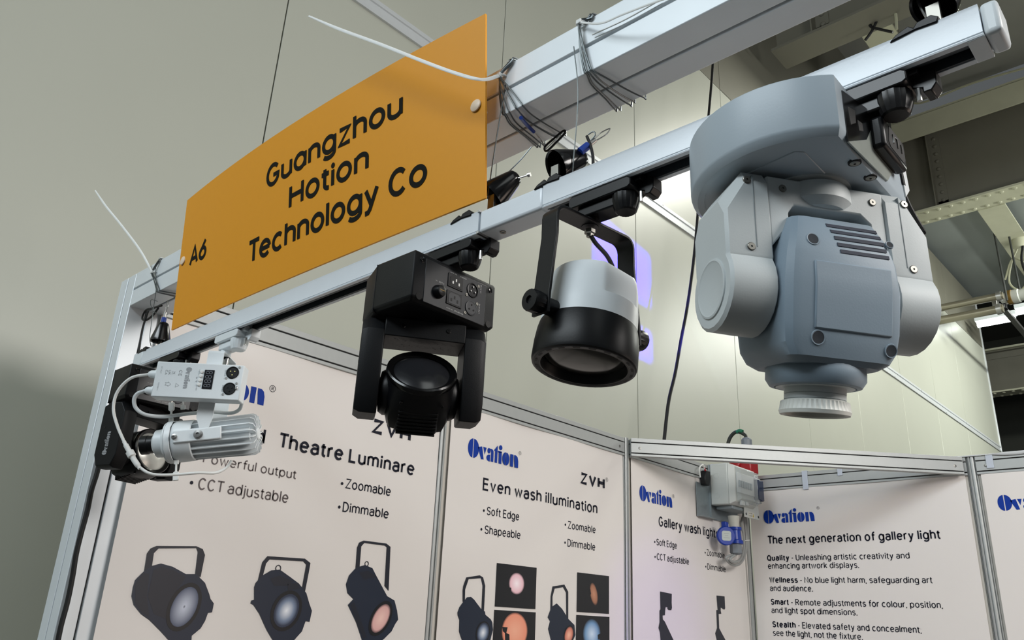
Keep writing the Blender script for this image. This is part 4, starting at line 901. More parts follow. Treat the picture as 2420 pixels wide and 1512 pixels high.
obj('hex_nut', MC().lathe([(.0065, -.2700), (.0065, -.2745), (.0045, -.2755), (.0040, -.2790)], (0, 0, zo), (0, 0, 1), 6, True, True), SCREWM, LC, smooth=0)
obj('swivel_neck', MB().cyl((1.3215, .005, -.267), (1.3215, .005, -.252), .010, 18), BLACK, LC)
pts = [fC @ Vector(p) for p in ((0, 0, CZ(-.275)), (.004, -.006, CZ(-.288)), (.022, -.008, CZ(-.300)), (.038, -.002, CZ(-.313)), (.030, .010, CZ(-.320)))]
obj('power_lead', MB().tube(pts, .0026, 8, 6), RUBBER, LC)
adapter(LC, 1.372, BLACK)
# ================================================================ LAMP D, white track spot with driver box
LD = thing('track_spotlight', (.488, .005, -.46), 'small white finned track spotlight with a display box, near the left end', 'lamp')
azD = .765; fD = frame((.488, .005, 0), azD)
def MD(): return MB(fD)
bx = obj('driver_box', MD().box(-.0925, .0589, -.0624, -.035, -.3642, -.3007), WHITEC, LD, bevel=.0018)
YF = -.0627
def bf(x, z): return (x, YF, z)
def txt_d(t, x, z0, z1, cap, m=None, w=.14):
    """vertical print, reading upwards"""
    tb = MB(fD); write(tb, t, lambda u, v: (x-v, YF, z0+u) if False else (x+v, YF, z1-u), 0, z1-z0, 0, cap, w); return obj('print', tb, m or GREYINK, bx, smooth=0)
tb = MB(fD); logo(tb, lambda u, v: (-.0405+v, YF, -.3095-u), 0, 0, .0098, 3.9); obj('logo', tb, GREYINK, bx, smooth=0)
txt_d('DMX IN', .0265, -.322, -.311, .0022); txt_d('DMX OUT', .0265, -.350, -.338, .0022); txt_d('MENU', -.0180, -.322, -.312, .0020); txt_d('ENTER', -.0180, -.350, -.340, .0020)
txt_d('DC OUT', -.0840, -.3225, -.310, .0020); txt_d('POWER IN', -.0840, -.353, -.339, .0020)
txt_d('CE', -.0520, -.3260, -.3150, .0055); txt_d('UK', -.0700, -.3245, -.3160, .0040); txt_d('CA', -.0755, -.3245, -.3160, .0040)
tb = MB(fD)
for tri in ([(-.0535, -.339), (-.0475, -.3425), (-.0535, -.346), (-.0535, -.339)], [(-.0720, -.3385), (-.0665, -.3385), (-.0665, -.3370), (-.0620, -.3410), (-.0665, -.3450), (-.0665, -.3435), (-.0720, -.3435), (-.0700, -.3410), (-.0720, -.3385)], [(-.0615, -.318), (-.0585, -.323)], [(-.0585, -.318), (-.0615, -.323)], [(-.0635, -.3175), (-.0635, -.3235)],
    [(-.0205, -.326), (-.0185, -.3275), (-.0205, -.329), (-.0205, -.326)], [(-.0185, -.3325), (-.0205, -.334), (-.0185, -.3355), (-.0185, -.3325)]):
    ribbon(tb, tri, .0006, lambda u, v: (u, YF, v))
obj('print_symbols', tb, GREYINK, bx, smooth=0)
ds = obj('display', MD().box(-.0080, .0090, -.0634, -.0622, -.3465, -.3125), mat('display_black', (16, 17, 22), .2), bx, bevel=.0003)
tb = MB(fD); SEG = [(0, 0, 1, 0), (0, .5, 1, .5), (0, 1, 1, 1), (0, 0, 0, .5), (0, .5, 0, 1), (1, 0, 1, .5), (1, .5, 1, 1)]
for k in range(4):
    for a, b, c, d_ in SEG:
        def pt(u, v): return (-.0048+v*.0105, -.3150-.0078*k-u*.0046)
        p, q = pt(a, b), pt(c, d_); p, q = Vector(p), Vector(q); t = (q-p).normalized()*.0006
        ribbon(tb, [tuple(p+t), tuple(q-t)], .0009, lambda u, v: (u, -.0636, v))
obj('display_digits', tb, mat('display_grey', (120, 124, 132), .4), ds, smooth=0)
for k in range(4):
    obj('button', MD().lathe([(.0029, -.0003), (.0029, .0014), (.0022, .0020), (.0002, .0021)], (-.0128-.0004*k, YF, -.3165-.0076*k), (0, -1, 0), 20, cap1=True), WHITEP, bx)
for (x, z, male) in ((.0402, -.3150, 1), (.0395, -.3440, 0)):
    s = obj('data_socket', MD().lathe([(.0110, -.0002), (.0110, .0008), (.0098, .0012), (.0090, .0008), (.0088, .0002 if male else .0004), (.0002, .0002 if male else .0004)], (x, YF, z), (0, -1, 0), 30), BLACK, bx)
    for k in range(3):
        a = R(30+120*k); slotdisc(s, 'contact', (fD @ Vector((x+.0042*math.cos(a), YF+(.0004 if male else -.0002), z+.0042*math.sin(a)))), fD.to_3x3() @ Vector((0, -1, 0)), .0011, mat('gold_pin', (230, 220, 150), .3, .6) if male else mat('socket_black', (4, 4, 5), .6), .0012)
    for dx, dz in ((-.0095, -.0105), (.0105, .0100)): screw(bx, fD @ Vector((x+dx, YF, z+dz)), fD.to_3x3() @ Vector((0, -1, 0)), .0022, STEEL)
obj('socket_tab', MD().box(.0490, .0535, -.0645, -.0625, -.3455, -.3390), STEEL, bx, bevel=.001)
for z in (-.3215, -.3510):
    obj('cable_gland', MD().lathe([(.0085, 0), (.0085, .004), (.0072, .006), (.0068, .012), (.0045, .016), (.0036, .0165)], (-.0925, -.0495, z), (-1, 0, 0), 20, True, True), WHITEC, bx)
# yoke of the spot: bent strip over the cylinder
zc_ = -.4205
obj('yoke', MD().loft([[(x0_, y, z), (x1_, y, z), (x1_, y2, z2), (x0_, y2, z2)] for (x0_, x1_, y, z, y2, z2) in (
    (-.008, .004, -.0365, zc_-.006, -.0345, zc_-.006), (-.010, .006, -.0365, zc_+.012, -.0345, zc_+.012), (-.018, .010, -.0365, zc_+.030, -.0345, zc_+.030), (-.018, .010, -.0365, -.3000, -.0345, -.3000),
    (-.018, .010, -.0365, -.2720, -.0340, -.2740), (-.018, .010, -.0330, -.2675, -.0320, -.2700), (-.018, .010, .0330, -.2675, .0320, -.2700), (-.018, .010, .0365, -.2720, .0340, -.2740), (-.018, .010, .0365, zc_+.030, .0345, zc_+.030), (-.010, .006, .0365, zc_+.012, .0345, zc_+.012), (-.008, .004, .0365, zc_-.006, .0345, zc_-.006))]), WHITEC, LD)
ax = Vector((.157, 0, .0244)).normalized()
fS = fD @ Matrix.Translation((-.006, 0, zc_)) @ Matrix.Rotation(-math.atan2(ax.z, ax.x), 4, 'Y')
def MS(): return MB(fS)
bd = obj('heat_sink_core', MS().lathe([(.0250, -.045), (.0250, .080)], (0, 0, 0), (1, 0, 0), 32, True, True), WHITEC, LD)
for k in range(18):
    a = 2*PI*k/18; ca_, sa_ = math.cos(a), math.sin(a)
    mbf = MB(fS); e = Vector((0, ca_, sa_)); t = Vector((0, -sa_, ca_))*.0010
    def q(x, r): return Vector((x, 0, 0))+e*r
    pr = [q(-.020, .024), q(-.020, .0345), q(.082, .0365), q(.0885, .0335), q(.090, .022), q(.088, .010), q(.078, .010), q(.078, .024)]
    mbf.loft([[p+t for p in pr], [p-t for p in pr]])
    obj('cooling_fin', mbf, WHITEC, bd, smooth=0)
obj('rear_hub', MS().lathe([(.011, .078), (.011, .0895), (.009, .091), (.0003, .091)], (0, 0, 0), (1, 0, 0), 24), WHITEC, LD)
obj('front_barrel', MS().lathe([(.0345, -.018), (.0360, -.020), (.0365, -.046), (.0345, -.052), (.0330, -.0535), (.0330, -.062), (.0360, -.0635), (.0355, -.066), (.0270, -.070), (.0250, -.072), (.0240, -.085), (.0180, -.088), (.0165, -.090)], (0, 0, 0), (1, 0, 0), 44, False, True), WHITEC, LD, smooth=28)
obj('shutter_gap', MS().lathe([(.0345, -.0538), (.0345, -.0612)], (0, 0, 0), (1, 0, 0), 40), DARK, LD)
obj('shutter_cover', MS().lathe([(.0364, -.0530), (.0368, -.0535), (.0368, -.0618), (.0364, -.0622)], (0, 0, 0), (1, 0, 0), 12), WHITEC, LD).modifiers.new('solid', 'SOLIDIFY').thickness = .001
LOC_ = None
obj('mount_plate', MS().box(-.046, .036, -.0378, -.033, -.011, .011), WHITEC, LD, bevel=.002)
obj('nozzle', MS().lathe([(.0155, -.089), (.0155, -.100), (.0165, -.101), (.0165, -.112), (.0120, -.113), (.0100, -.104)], (0, 0, 0), (1, 0, 0), 32, False, True), BLACK, LD, smooth=28)
for x, r in ((-.0025, .0058), (-.043, .0036)):
    b_ = obj('bolt', MS().lathe([(r*1.4, 0), (r*1.4, .0012), (r, .0014), (r, .0045), (r*.5, .0048), (r*.45, .0020), (r*.05, .0020)], (x, -.0378, 0), (0, -1, 0), 18), STEEL, LD)
for (x, z, s_) in ((-.060, .034, 1), (-.048, -.034, -1), (-.040, .055, 1)):
    obj('shutter_lever', MS().prism([(x-.004, z), (x+.004, z), (x+.004, z+s_*.008), (x+.0015, z+s_*.008), (x+.0015, z+s_*.020), (x+.005, z+s_*.022), (x+.005, z+s_*.036), (x-.005, z+s_*.036), (x-.005, z+s_*.022), (x-.0015, z+s_*.020), (x-.0015, z+s_*.008), (x-.004, z+s_*.008)], 1, -.012, -.008), WHITEP, LD, bevel=.001)
adapter(LD, .532, WHITEC, .472)
obj('swivel_stem', MD().cyl((0, 0, -.2700), (0, 0, -.2520), .0095, 18), WHITEC, LD)
obj('swivel_screw', MD().cyl((.004, 0, -.2990), (.004, 0, -.2690), .004, 12), STEEL, LD)
# white leads
def D3(px, py, y): # photo pixel on the vertical plane y = const of lamp D
    d = AR*((px-1210)/F_PX)-AU*((py-756)/F_PX)+AF; nv = fD.to_3x3() @ Vector((0, 1, 0)); o = fD @ Vector((0, y, 0))
    return CAMP+d*((o-CAMP).dot(nv)/d.dot(nv))
pts = [fD @ Vector((-.107, -.0495, -.3215))]+[D3(x, y, -.055) for x, y in ((310, 893), (278, 925), (268, 965), (277, 1005), (293, 1043))]
obj('upper_lead', MB().tube(pts, .0026, 10, 6), WHITEP, LD)
cp = [D3(x, y, -.055) for x, y in ((293, 1043), (302, 1060), (309, 1072), (318, 1088), (331, 1107))]
def rr(t): return .0032 if t < .12 else (.0042 if t < .38 else (.0068 if t < .60 else (.0046 if t < .92 else .0034)))
obj('inline_plug', MB().tube(cp, rr, 14, 8), WHITEP, LD, smooth=50)
pts = [D3(x, y, yy) for x, y, yy in ((331, 1105, -.055), (350, 1117, -.055), (375, 1122, -.05), (420, 1121, -.04), (470, 1117, -.03), (510, 1117, -.01), (535, 1105, .0), (548, 1088, .0))]
obj('lower_lead', MB().tube(pts, .0024, 10, 6), WHITEP, LD)
pts = [fD @ Vector((-.107, -.0495, -.3510))]+[D3(x, y, yy) for x, y, yy in ((325, 930, -.05), (317, 945, -.048), (322, 965, -.045), (345, 980, -.04), (390, 984, -.02), (440, 978, .0), (500, 973, .01), (545, 976, .01), (566, 967, .0), (572, 950, -.02))]
obj('middle_lead', MB().tube(pts, .0033, 10, 6), mat('milky_cable', (206, 212, 214), .4), LD)
# ================================================================ hanging hardware
def cup(c, axis, label, r=.021, h=.046):
    t = thing('cable_cup', c, label, 'cup')
    obj('cup_shell', MB().lathe([(r-.002, .002), (r, 0), (r*.98, .006), (r*.60, h*.80), (r*.50, h*.93), (r*.30, h*.99), (.003, h)], c, axis, 36, False, True), BLACKG, t, smooth=50)
    ax_ = Vector(axis).normalized()
    obj('mount_lug', MB().box(c[0]-.006, c[0]+.006, c[1]-.002, c[1]+.002, TZ1-.001, c[2]+.002), SCREWM, t, bevel=.0006)
    return t
def gripper(parent_label, c, d, L=.030):
    """wire gripper: steel sleeve with a blue sleeved wire loop"""
    t = thing('wire_gripper', c, parent_label, 'wire clip'); c = Vector(c); d = Vector(d).normalized(); s = d.cross(Vector((0, 1, 0))).normalized()
    obj('sleeve', MB().cyl(c, c+d*.014, .0052, 12), mat('blue_sleeve', (28, 62, 150), .4), t)
    obj('body', MB().cyl(c+d*.014, c+d*.026, .0034, 12), STEEL, t)
    obj('spring_wire', MB().tube([c+d*.024+s*.002, c+d*.040+s*.005, c+d*.052, c+d*.040-s*.005, c+d*.024-s*.002], .0008, 6, 5), STEEL, t)
    return t
cup(Vector((.187, .005, -.178)), (.02, -.02, 1), 'small shiny black cup standing upright on the track at the left end', .0205, .044)
cup(Vector((1.157, .005, -.168)), (.62, .45, .75), 'black cup leaning right beside the edge of the orange sign')
cup(Vector((1.276, -.006, -.1735)), (.32, .62, .42), 'black cup lying open towards the viewer above the can spotlight', .0215)
cup(Vector((1.705, .005, -.166)), (.4, .5, .8), 'black cup on the track at the top right corner')
gripper('blue sleeved wire gripper in the top of the left end cup', (.182, .005, -.136), (.02, 0, 1))
gripper('blue sleeved wire gripper above the cup over the can spotlight', (1.300, .012, -.152), (.5, .5, .7))
obj_ = tag(obj('cup_screw', MB().lathe([(.0012, 0), (.0012, .014), (.003, .014), (.003, .018), (.0005, .018)], (1.190, .02, -.145), (.9, .2, .05), 10, True, True), STEEL), 'small screw sticking out of the leaning black cup', 'screw')
def clip(x, label):
    t = obj('track_clip', MB().prism([(x-.020, TZ1-.003), (x-.014, TZ1+.002), (x-.003, TZ1+.006), (x+.001, TZ1+.002), (x+.004, TZ1+.006), (x+.016, TZ1+.008), (x+.022, TZ1+.003), (x+.020, TZ1-.002), (x+.002, TZ1-.001)], 1, -.0145, .012), BLACK, bevel=.001)
    return tag(t, label, 'clip')
clip(.150, 'black clip on the track behind the left black moving head'); clip(1.118, 'black clip on the track just below the sign corner'); clip(1.268, 'black clip over the seam of the white track joint'); clip(1.690, 'black clip on the track above the grey moving head adapter')
def wire(pts, r, label, m=WIRE, n=6, sub=6, cat='wire', name='steel_wire'):
    return tag(obj(name, MB().tube(pts, r, n, sub), m), label, cat)
wire([at(1356, 110, 1, -.006), at(1366, 230, 1, -.006), at(1352, 420, 1, .0)], .0008, 'thin steel wire dropping straight to the cup over the can spotlight')
wire([at(1195, 200, 1, -.006), at(1181, 280, 1, -.006), at(1165, 380, 1, -.006), at(1152, 470, 1, .002)], .0009, 'thin steel wire running past the right edge of the orange sign')
wire([at(1256, 347, 1, .03), at(1230, 378, 1, .025), at(1192, 416, 1, .02)], .0008, 'thin wire from the beam down to the leaning black cup')
wire([at(368, 630, 1, -.004), at(369, 680, 1, -.003), at(364, 720, 1, 0), at(357, 770, 1, .003), at(354, 800, 1, .005), at(357, 818, 1, .005)], .0008, 'thin wire dropping past the left end cup')
wire([at(350, 735, 1, .01), at(336, 780, 1, .008), at(327, 838, 1, .005)], .0024, 'dark safety cable from the beam to the left track clip', RUBBER, 8)
wire([at(382, 722, 1, .012), at(362, 728, 1, .012), at(345, 733, 1, .012), at(336, 752, 1, .012), at(346, 756, 1, .012), at(362, 744, 1, .012), at(374, 728, 1, .012)], .0024, 'dark loop of safety cable beside the left end gripper', RUBBER, 8)
wire([at(372, 712, 1, 0), at(358, 708, 1, 0), at(356, 720, 1, 0), at(366, 738, 1, .003), at(378, 742, 1, .004)], .0008, 'small spring wire loop above the left end cup')
wire([at(1387, 322, 1, .02), at(1396, 345, 1, .018), at(1401, 368, 1, .014), at(1402, 388, 1, .01)], .0020, 'black safety lanyard right of the cup over the can spotlight', RUBBER, 8)
wire([at(1390, 318, 1, .02), at(1402, 311, 1, .02), at(1407, 318, 1, .02), at(1398, 330, 1, .02), at(1388, 338, 1, .02)], .0009, 'small wire ring at the end of the upper black lanyard')
kk = thing('carabiner', at(1300, 340, 1, .06), 'small black carabiner hooked under the beam beside the wire coil', 'hook')
c0 = at(1290, 352, 1, .06); c1 = at(1333, 312, 1, .06); dv = (c1-c0); sv = Vector((dv.z, 0, -dv.x)).normalized()*.0045
obj('hook_ring', MB().tube([c0+sv, c0+dv*.5+sv, c1+sv*.6, c1-sv*.6, c0+dv*.5-sv, c0-sv], .0016, 8, 5, True), BLACK, kk)
obj('hook_gate', MB().tube([c0, c0+dv*.85], .0009, 6), STEEL, kk)
bt = thing('wire_gripper', at(1245, 290, 2, -.056), 'blue sleeved wire lying across the underside of the beam', 'wire clip')
obj('sleeve', MB().tube([at(1231, 278, 1, -.002), at(1245, 295, 2, -.056), at(1262, 312, 2, -.056)], .0026, 8, 4), mat('blue_sleeve', (28, 62, 150), .4), bt)
obj('spring_wire', MB().tube([at(1262, 312, 2, -.056), at(1278, 330, 2, -.057), at(1290, 350, 1, .06)], .001, 6, 4), STEEL, bt)
# coils of wire round the beam
def coil(x, strands, label, tie):
    t = thing('wire_coil', (x, .04, -.06), label, 'wire coil')
    tx, tz = tie
    for k, (xf, xb, dz) in enumerate(strands):
        o = .0012*(k % 3); f_ = -.0022-o; bk = .0850+o*.5; tp = .0362+o; bo = -.0522-o
        p = [(tx+.001*(k % 2), f_-.004, tz), (tx*.45+xf*.55-.003, f_-.003, (tz-.05)/2+.004), (xf, f_, -.046), (xf+.003, f_+.003, bo+.001), ((xf*.6+xb*.4), .02, bo-dz), ((xf*.3+xb*.7), .055, bo-dz), (xb, .082, bo), (xb+.001, bk, bo+.006), (xb, bk, .03), (xb-.004, .080, tp), (tx+.012+.003*k, .04, tp+.001), (tx+.010+.002*k, .001, tp), (tx+.008+.002*k, f_, tp-.008)]
        obj('wire_turn', MB().tube(p, .0011, 6, 5, True), WIRE, t)
    return t
coil(1.19, [(1.1740, 1.163, 0), (1.178, 1.168, .001), (1.186, 1.176, .001), (1.197, 1.200, .003), (1.209, 1.215, .002), (1.199, 1.206, .004)], 'fanned coil of steel wire on the beam right of the sign', (1.171, .014))
coil(1.32, [(1.3145, 1.303, 0), (1.317, 1.309, .001), (1.320, 1.326, .002), (1.323, 1.332, .003), (1.326, 1.348, .001)], 'coil of steel wire on the beam above the can spotlight', (1.311, .028))
coil(.14, [(.127, .150, 0), (.130, .158, 0), (.134, .17, .001), (.14, .185, .001)], 'coil of steel wire on the beam at the left end, tied with white plastic', (.095, .004))
def ztie(pts, head, label, w0=.0030):
    t = thing('cable_tie', head, label, 'cable tie')
    obj('tie_tail', MB().tube(pts, lambda u: (.0010, w0*(.6+.4*min(1, u*6))), 8, 8, flat=(.3, -1, .2)), WHITEP, t)
    h = Vector(head); obj('tie_head', MB().box(h.x-.004, h.x+.004, h.y-.003, h.y+.003, h.z-.0035, h.z+.0035), WHITEP, t, bevel=.0012)
    obj('tie_loop', MB().tube([h+Vector(p) for p in ((-.003, 0, .001), (-.007, .004, .002), (-.002, .008, .002), (.006, .006, .001), (.004, 0, .0))], .0014, 8, 4), WHITEP, t)
    return t
hA = Vector((1.170, -.008, .014))
yv = [-.14, -.13, -.115, -.10, -.085, -.07]
pA = [at(x, y, 1, v) for (x, y), v in zip(((730, 38), (800, 68), (900, 105), (1000, 145), (1080, 174), (1140, 188)), yv)]+[hA]
ztie(pA, hA, 'long white cable tie sweeping across the top of the orange sign', .0028)
hB = Vector((.095, -.008, .004))
pB = [at(x, y, 1, v) for (x, y), v in zip(((225, 450), (250, 487), (285, 530), (330, 590)), (-.06, -.05, -.035, -.02))]+[hB]
ztie(pB, hB, 'long white cable tie pointing up left from the left wire coil', .0028)
hC = Vector((1.311, -.008, .028))
pC = [at(x, y, 1, v) for (x, y), v in zip(((1600, -12), (1540, 8), (1470, 35), (1420, 55)), (-.05, -.04, -.03, -.018))]+[hC]
ztie(pC, hC, 'white cable tie running up right along the beam from the upper coil', .0018)
wire([at(1560, 0, 1, -.004), at(1480, 45, 1, -.004), at(1400, 82, 1, -.004)], .0010, 'pale cord lying along the beam beside the upper cable tie', WHITEP, cat='cord', name='pale_cord')
wire([at(2165, -8, 1, .01), at(2178, 22, 1, .008), at(2190, 42, 1, .005)], .0012, 'steel wire beside the cup at the top right corner', STEEL)
# ================================================================ cables
tag(obj('power_cable', MB().tube([at(x, y, 0, -.30) for x, y in ((1688, 60), (1684, 160), (1672, 300), (1655, 440), (1641, 600), (1625, 720), (1610, 800), (1596, 880), (1580, 950), (1569, 1045), (1562, 1110))], .0088, 12, 8), RUBBER), 'thick black cable hanging behind the can spotlight and the grey moving head', 'cable')
tag(obj('power_cable', MB().tube([at(x, y, 0, -.004) for x, y in ((236, 1090), (228, 1122), (216, 1160), (207, 1205), (192, 1260), (180, 1310), (172, 1360), (160, 1420), (144, 1480), (132, 1540))], .0052, 12, 6), RUBBER), 'black cable running down beside the white fascia post', 'cable')
tag(obj('power_cable', MB().tube([at(x, y, 1, .10) for x, y in ((2134, 455), (2150, 490), (2166, 520), (2178, 540), (2183, 550))]+[at(2176, 549, 1, .13), at(2150, 510, 1, .16)], .0022, 8, 6), RUBBER), 'thin black cable looping behind the right yoke arm of the grey moving head', 'cable')
# ================================================================ distribution box
DB = thing('distribution_box', (.05, 2.80, -.22), 'grey electrical distribution box with clear window cover in the corner', 'electrical box')
GB = mat('box_grey_plastic', (196, 200, 196), .45, 0, .03); GALV = mat('galvanised_sheet', (150, 160, 164), .4, .6, .1, 60)
y0, y1 = 2.640, 2.862
obj('back_bracket', MB().box(.002, .005, 2.528, 2.90, -.225, -.075), GALV, DB)
obj('bracket_side', MB().prism([(.005, -.222), (.014, -.222), (.014, .018), (.005, .018)], 1, y0-.004, y0-.001), GALV, DB)
obj('bracket_lip', MB().box(.005, .030, 2.532, 2.66, -.225, -.222), GALV, DB)
obj('housing', MB().box(.010, .100, y0, y1, -.165, .020), GB, DB, bevel=.006)
obj('housing_lid', MB().loft([[(.100, y0, -.165), (.100, y1, -.165), (.100, y1, .020), (.100, y0, .020)], [(.126, y0+.018, -.150), (.126, y1-.010, -.150), (.126, y1-.010, .008), (.126, y0+.018, .008)]]), GB, DB, bevel=.003)
for z in (-.035, -.125): obj('knockout', MB().lathe([(.012, 0), (.012, .0012), (.0105, .0012), (.0105, .0003), (.0003, .0003)], (.045, y0, z), (0, -1, 0), 24), GB, DB)
obj('breaker_block', MB().box(.1255, .131, y0+.03, y1-.03, -.110, -.02), mat('breaker_white', (190, 194, 194), .5), DB, bevel=.002)
for k in range(6): obj('breaker_switch', MB().box(.131, .137, y0+.040+.022*k, y0+.052+.022*k, -.085, -.055), mat('breaker_grey', (110, 122, 128), .5), DB, bevel=.001)
obj('window_cover', MB().loft([[(.126, y0+.024, -.150), (.126, y1-.006, -.150), (.126, y1-.006, .006), (.126, y0+.024, .006)], [(.148, y0+.032, -.140), (.148, y1-.015, -.140), (.148, y1-.015, -.004), (.148, y0+.032, -.004)]]), mat('clear_cover', (215, 222, 222), .12, 0, .03, alpha=.32), DB, bevel=.003)
obj('mount_plate', MB().box(.100, .106, y1-.09, y1+.055, -.205, .006), GB, DB, bevel=.003)
obj('schuko_cover', MB().box(.107, .150, y1-.030, y1+.030, -.125, -.030), mat('smoke_blue_cover', (30, 42, 72), .15, alpha=.9), DB, bevel=.005)
obj('cover_frame', MB().box(.107, .130, y1-.034, y1+.040, -.133, -.122).box(.107, .130, y1+.030, y1+.040, -.133, -.020).box(.107, .130, y1-.034, y1+.040, -.028, -.018), mat('clear_cover2', (200, 206, 206), .2, alpha=.7), DB, bevel=.002)
for y, z in ((y1-.075, -.19), (y1+.045, -.19), (y1+.045, -.006)): screw(DB, (.106, y, z), (1, 0, 0), .006, DARK)
st = obj('warning_sticker', MB().box(.1061, .1068, y1-.055, y1+.005, -.202, -.176), mat('sticker_white', (215, 215, 205), .5), DB)
obj('sticker_triangle', MB().prism([(y1-.014, -.198), (y1-.001, -.198), (y1-.0075, -.181)][::-1], 0, .1068, .1072), mat('sticker_yellow', (190, 165, 40), .5), st)
tb = MB(); write(tb, 'LINE', lambda u, v: Vector((.1071, u, v)), y1-.050, y1-.018, -.186, .006, .2); write(tb, 'LOAD', lambda u, v: Vector((.1071, u, v)), y1-.050, y1-.018, -.197, .006, .2); obj('sticker_print', tb, INK, st, smooth=0)
obj('junction_tray', MB().box(.02, .10, y0+.03, y1-.02, -.180, -.165), GALV, DB, bevel=.003)
obj('latch', MB().box(.128, .140, y0+.045, y0+.075, -.165, -.145).box(.128, .140, y0+.085, y0+.11, -.162, -.145), mat('clear_cover2', (200, 206, 206), .2, alpha=.7), DB, bevel=.002)
obj('black_clamp', MB().prism([(2.565, -.085), (2.605, -.085), (2.615, -.05), (2.615, -.018), (2.575, -.018), (2.565, -.050)], 0, .003, .03), BLACK, DB, bevel=.004)
tag(obj('supply_wire', MB().tube([at(x, y, 0, .03) for x, y in ((1655, 1128), (1653, 1106), (1661, 1098), (1665, 1108))], .0032, 8, 5), mat('white_wire', (215, 215, 210), .4)), 'short white wire with a red tip above the distribution box bracket', 'wire')
tag(obj('supply_wire_tip', MB().tube([at(x, y, 0, .03) for x, y in ((1664, 1104), (1667, 1112))], .0040, 8), mat('red_plastic', (150, 22, 28), .35)), 'red tip of the short wire above the box bracket', 'wire')
# red plug standing on top, blue plug hanging below
RP = thing('red_power_plug', at(1758, 1075, 1, 2.90), 'red and grey industrial plug rising behind the diagonal rail', 'plug')
pc = at(1762, 1046, 1, 2.90)
RED = mat('red_plastic', (150, 22, 28), .35); PG = mat('plug_grey', (120, 126, 132), .5)
def zz_(px, py): return at(px, py, 1, 2.90)
top = zz_(1764, 1034); x_, z_ = top.x, top.z
obj('plug_cap', MB().lathe([(.014, 0), (.022, -.006), (.025, -.012), (.025, -.038), (.020, -.040)], (x_, 2.90, z_), (0, 0, 1), 12, True, True), PG, RP, smooth=20)
obj('plug_body', MB().lathe([(.022, -.038), (.025, -.046), (.025, -.10), (.032, -.104), (.034, -.150), (.030, -.175)], (x_, 2.90, z_), (0, 0, 1), 28, True, True), RED, RP)
obj('socket_flange', MB().box(x_-.075, x_+.034, 2.86, 2.94, z_-.178, z_-.118), RED, RP, bevel=.008)
obj('socket_lid', MB().lathe([(.032, 0), (.032, .012), (.026, .016)], (x_-.045, 2.868, z_-.128), (-.2, -1, .3), 24, True, True), RED, RP)
cz = zz_(1738, 1020).z
tag(obj('plug_cable', MB().tube([Vector((x_, 2.90, z_-.002)), Vector((x_-.012, 2.905, z_+.018)), zz_(1742, 1020), zz_(1728, 1030), zz_(1720, 1050), zz_(1716, 1085)], .0088, 12, 6), mat('dark_green_grey_cable', (44, 48, 44), .5)), 'dark cable arching from the red plug down behind the rail', 'cable')
tag(obj('green_tape', MB().tube([zz_(1755, 1019)+Vector((0, 0, -.002)), zz_(1748, 1018), zz_(1741, 1021)], .0098, 12, 3), mat('green_tape', (30, 110, 80), .4)), 'band of green tape round the arching dark cable', 'tape')
BP = thing('blue_power_plug', at(1722, 1270, 0, .07), 'blue industrial plug with oval label hanging below the distribution box', 'plug')
BLU = mat('blue_plastic', (14, 52, 150), .35)
pcx = .075
c = at(1716, 1266, 0, pcx); c2 = at(1736, 1262, 0, pcx)
up = at(1742, 1232, 0, pcx)
obj('socket_neck', MB().lathe([(.020, 0), (.022, .04), (.026, .075)], (pcx, c2.y, up.z-.055), (0, 0, 1), 20, True, True), mat('plug_white', (190, 190, 180), .5), BP)
obj('plug_body', MB().lathe([(.034, 0), (.034, .014), (.028, .018), (.025, .058), (.030, .060), (.030, .072)], (pcx, c2.y+.004, c2.z-.042), (0, 0, 1), 24, True, True), BLU, BP)
d_ = Vector((.75, -.66, -.05)).normalized()
obj('lid', MB().lathe([(.040, 0), (.041, .004), (.041, .013), (.037, .017), (.001, .017)], (pcx-.005, c.y, c.z), d_, 32, True), BLU, BP)
obj('lid_hinge', MB().box(pcx-.012, pcx+.010, c.y-.018, c.y+.010, c.z+.036, c.z+.060), BLU, BP, bevel=.003)
s1 = d_.cross(Vector((0, 0, 1))).normalized(); u1 = s1.cross(d_)
def ov(off): return [Vector((pcx-.005, c.y, c.z))+d_*off+s1*x*.021+u1*z*.021 for x, z in [(max(-1, min(1, 1.25*math.cos(R(a)))), max(-1, min(1, 1.25*math.sin(R(a))))) for a in range(0, 360, 15)]]
ol = obj('oval_label', MB().loft([ov(.0168), ov(.0178)]), mat('label_silver', (176, 184, 180), .35), BP)
tb = MB()
for k, w_ in enumerate((.024, .016, .028)):
    zc2 = .009-.009*k
    tb.add([Vector((pcx-.005, c.y, c.z))+d_*.0180+s1*a*w_/2*-1+u1*(zc2+b*.0012) for a, b in ((-1, -1), (1, -1), (1, 1), (-1, 1))], [(0, 1, 2, 3)])
obj('label_lines', tb, GREYINK, ol, smooth=0)
obj('plug_grip', MB().lathe([(.026, 0), (.028, -.012), (.028, -.040), (.018, -.046)], (pcx, c2.y+.004, c2.z-.042), (0, 0, 1), 8, True, True), PG, BP, smooth=20)
GC = mat('grey_cable', (150, 152, 150), .45)
bz = c2.z-.086
tag(obj('grey_cable', MB().tube([Vector((pcx, c2.y+.004, bz)), at(1725, 1322, 0, .07), at(1738, 1328, 0, .07), at(1752, 1318, 0, .06), at(1758, 1290, 0, .05), at(1757, 1262, 0, .05), at(1752, 1236, 0, .05), Vector((.05, 2.88, -.17))], .0058, 10, 7), GC), 'grey cable looping up from the blue plug, inner loop', 'cable')
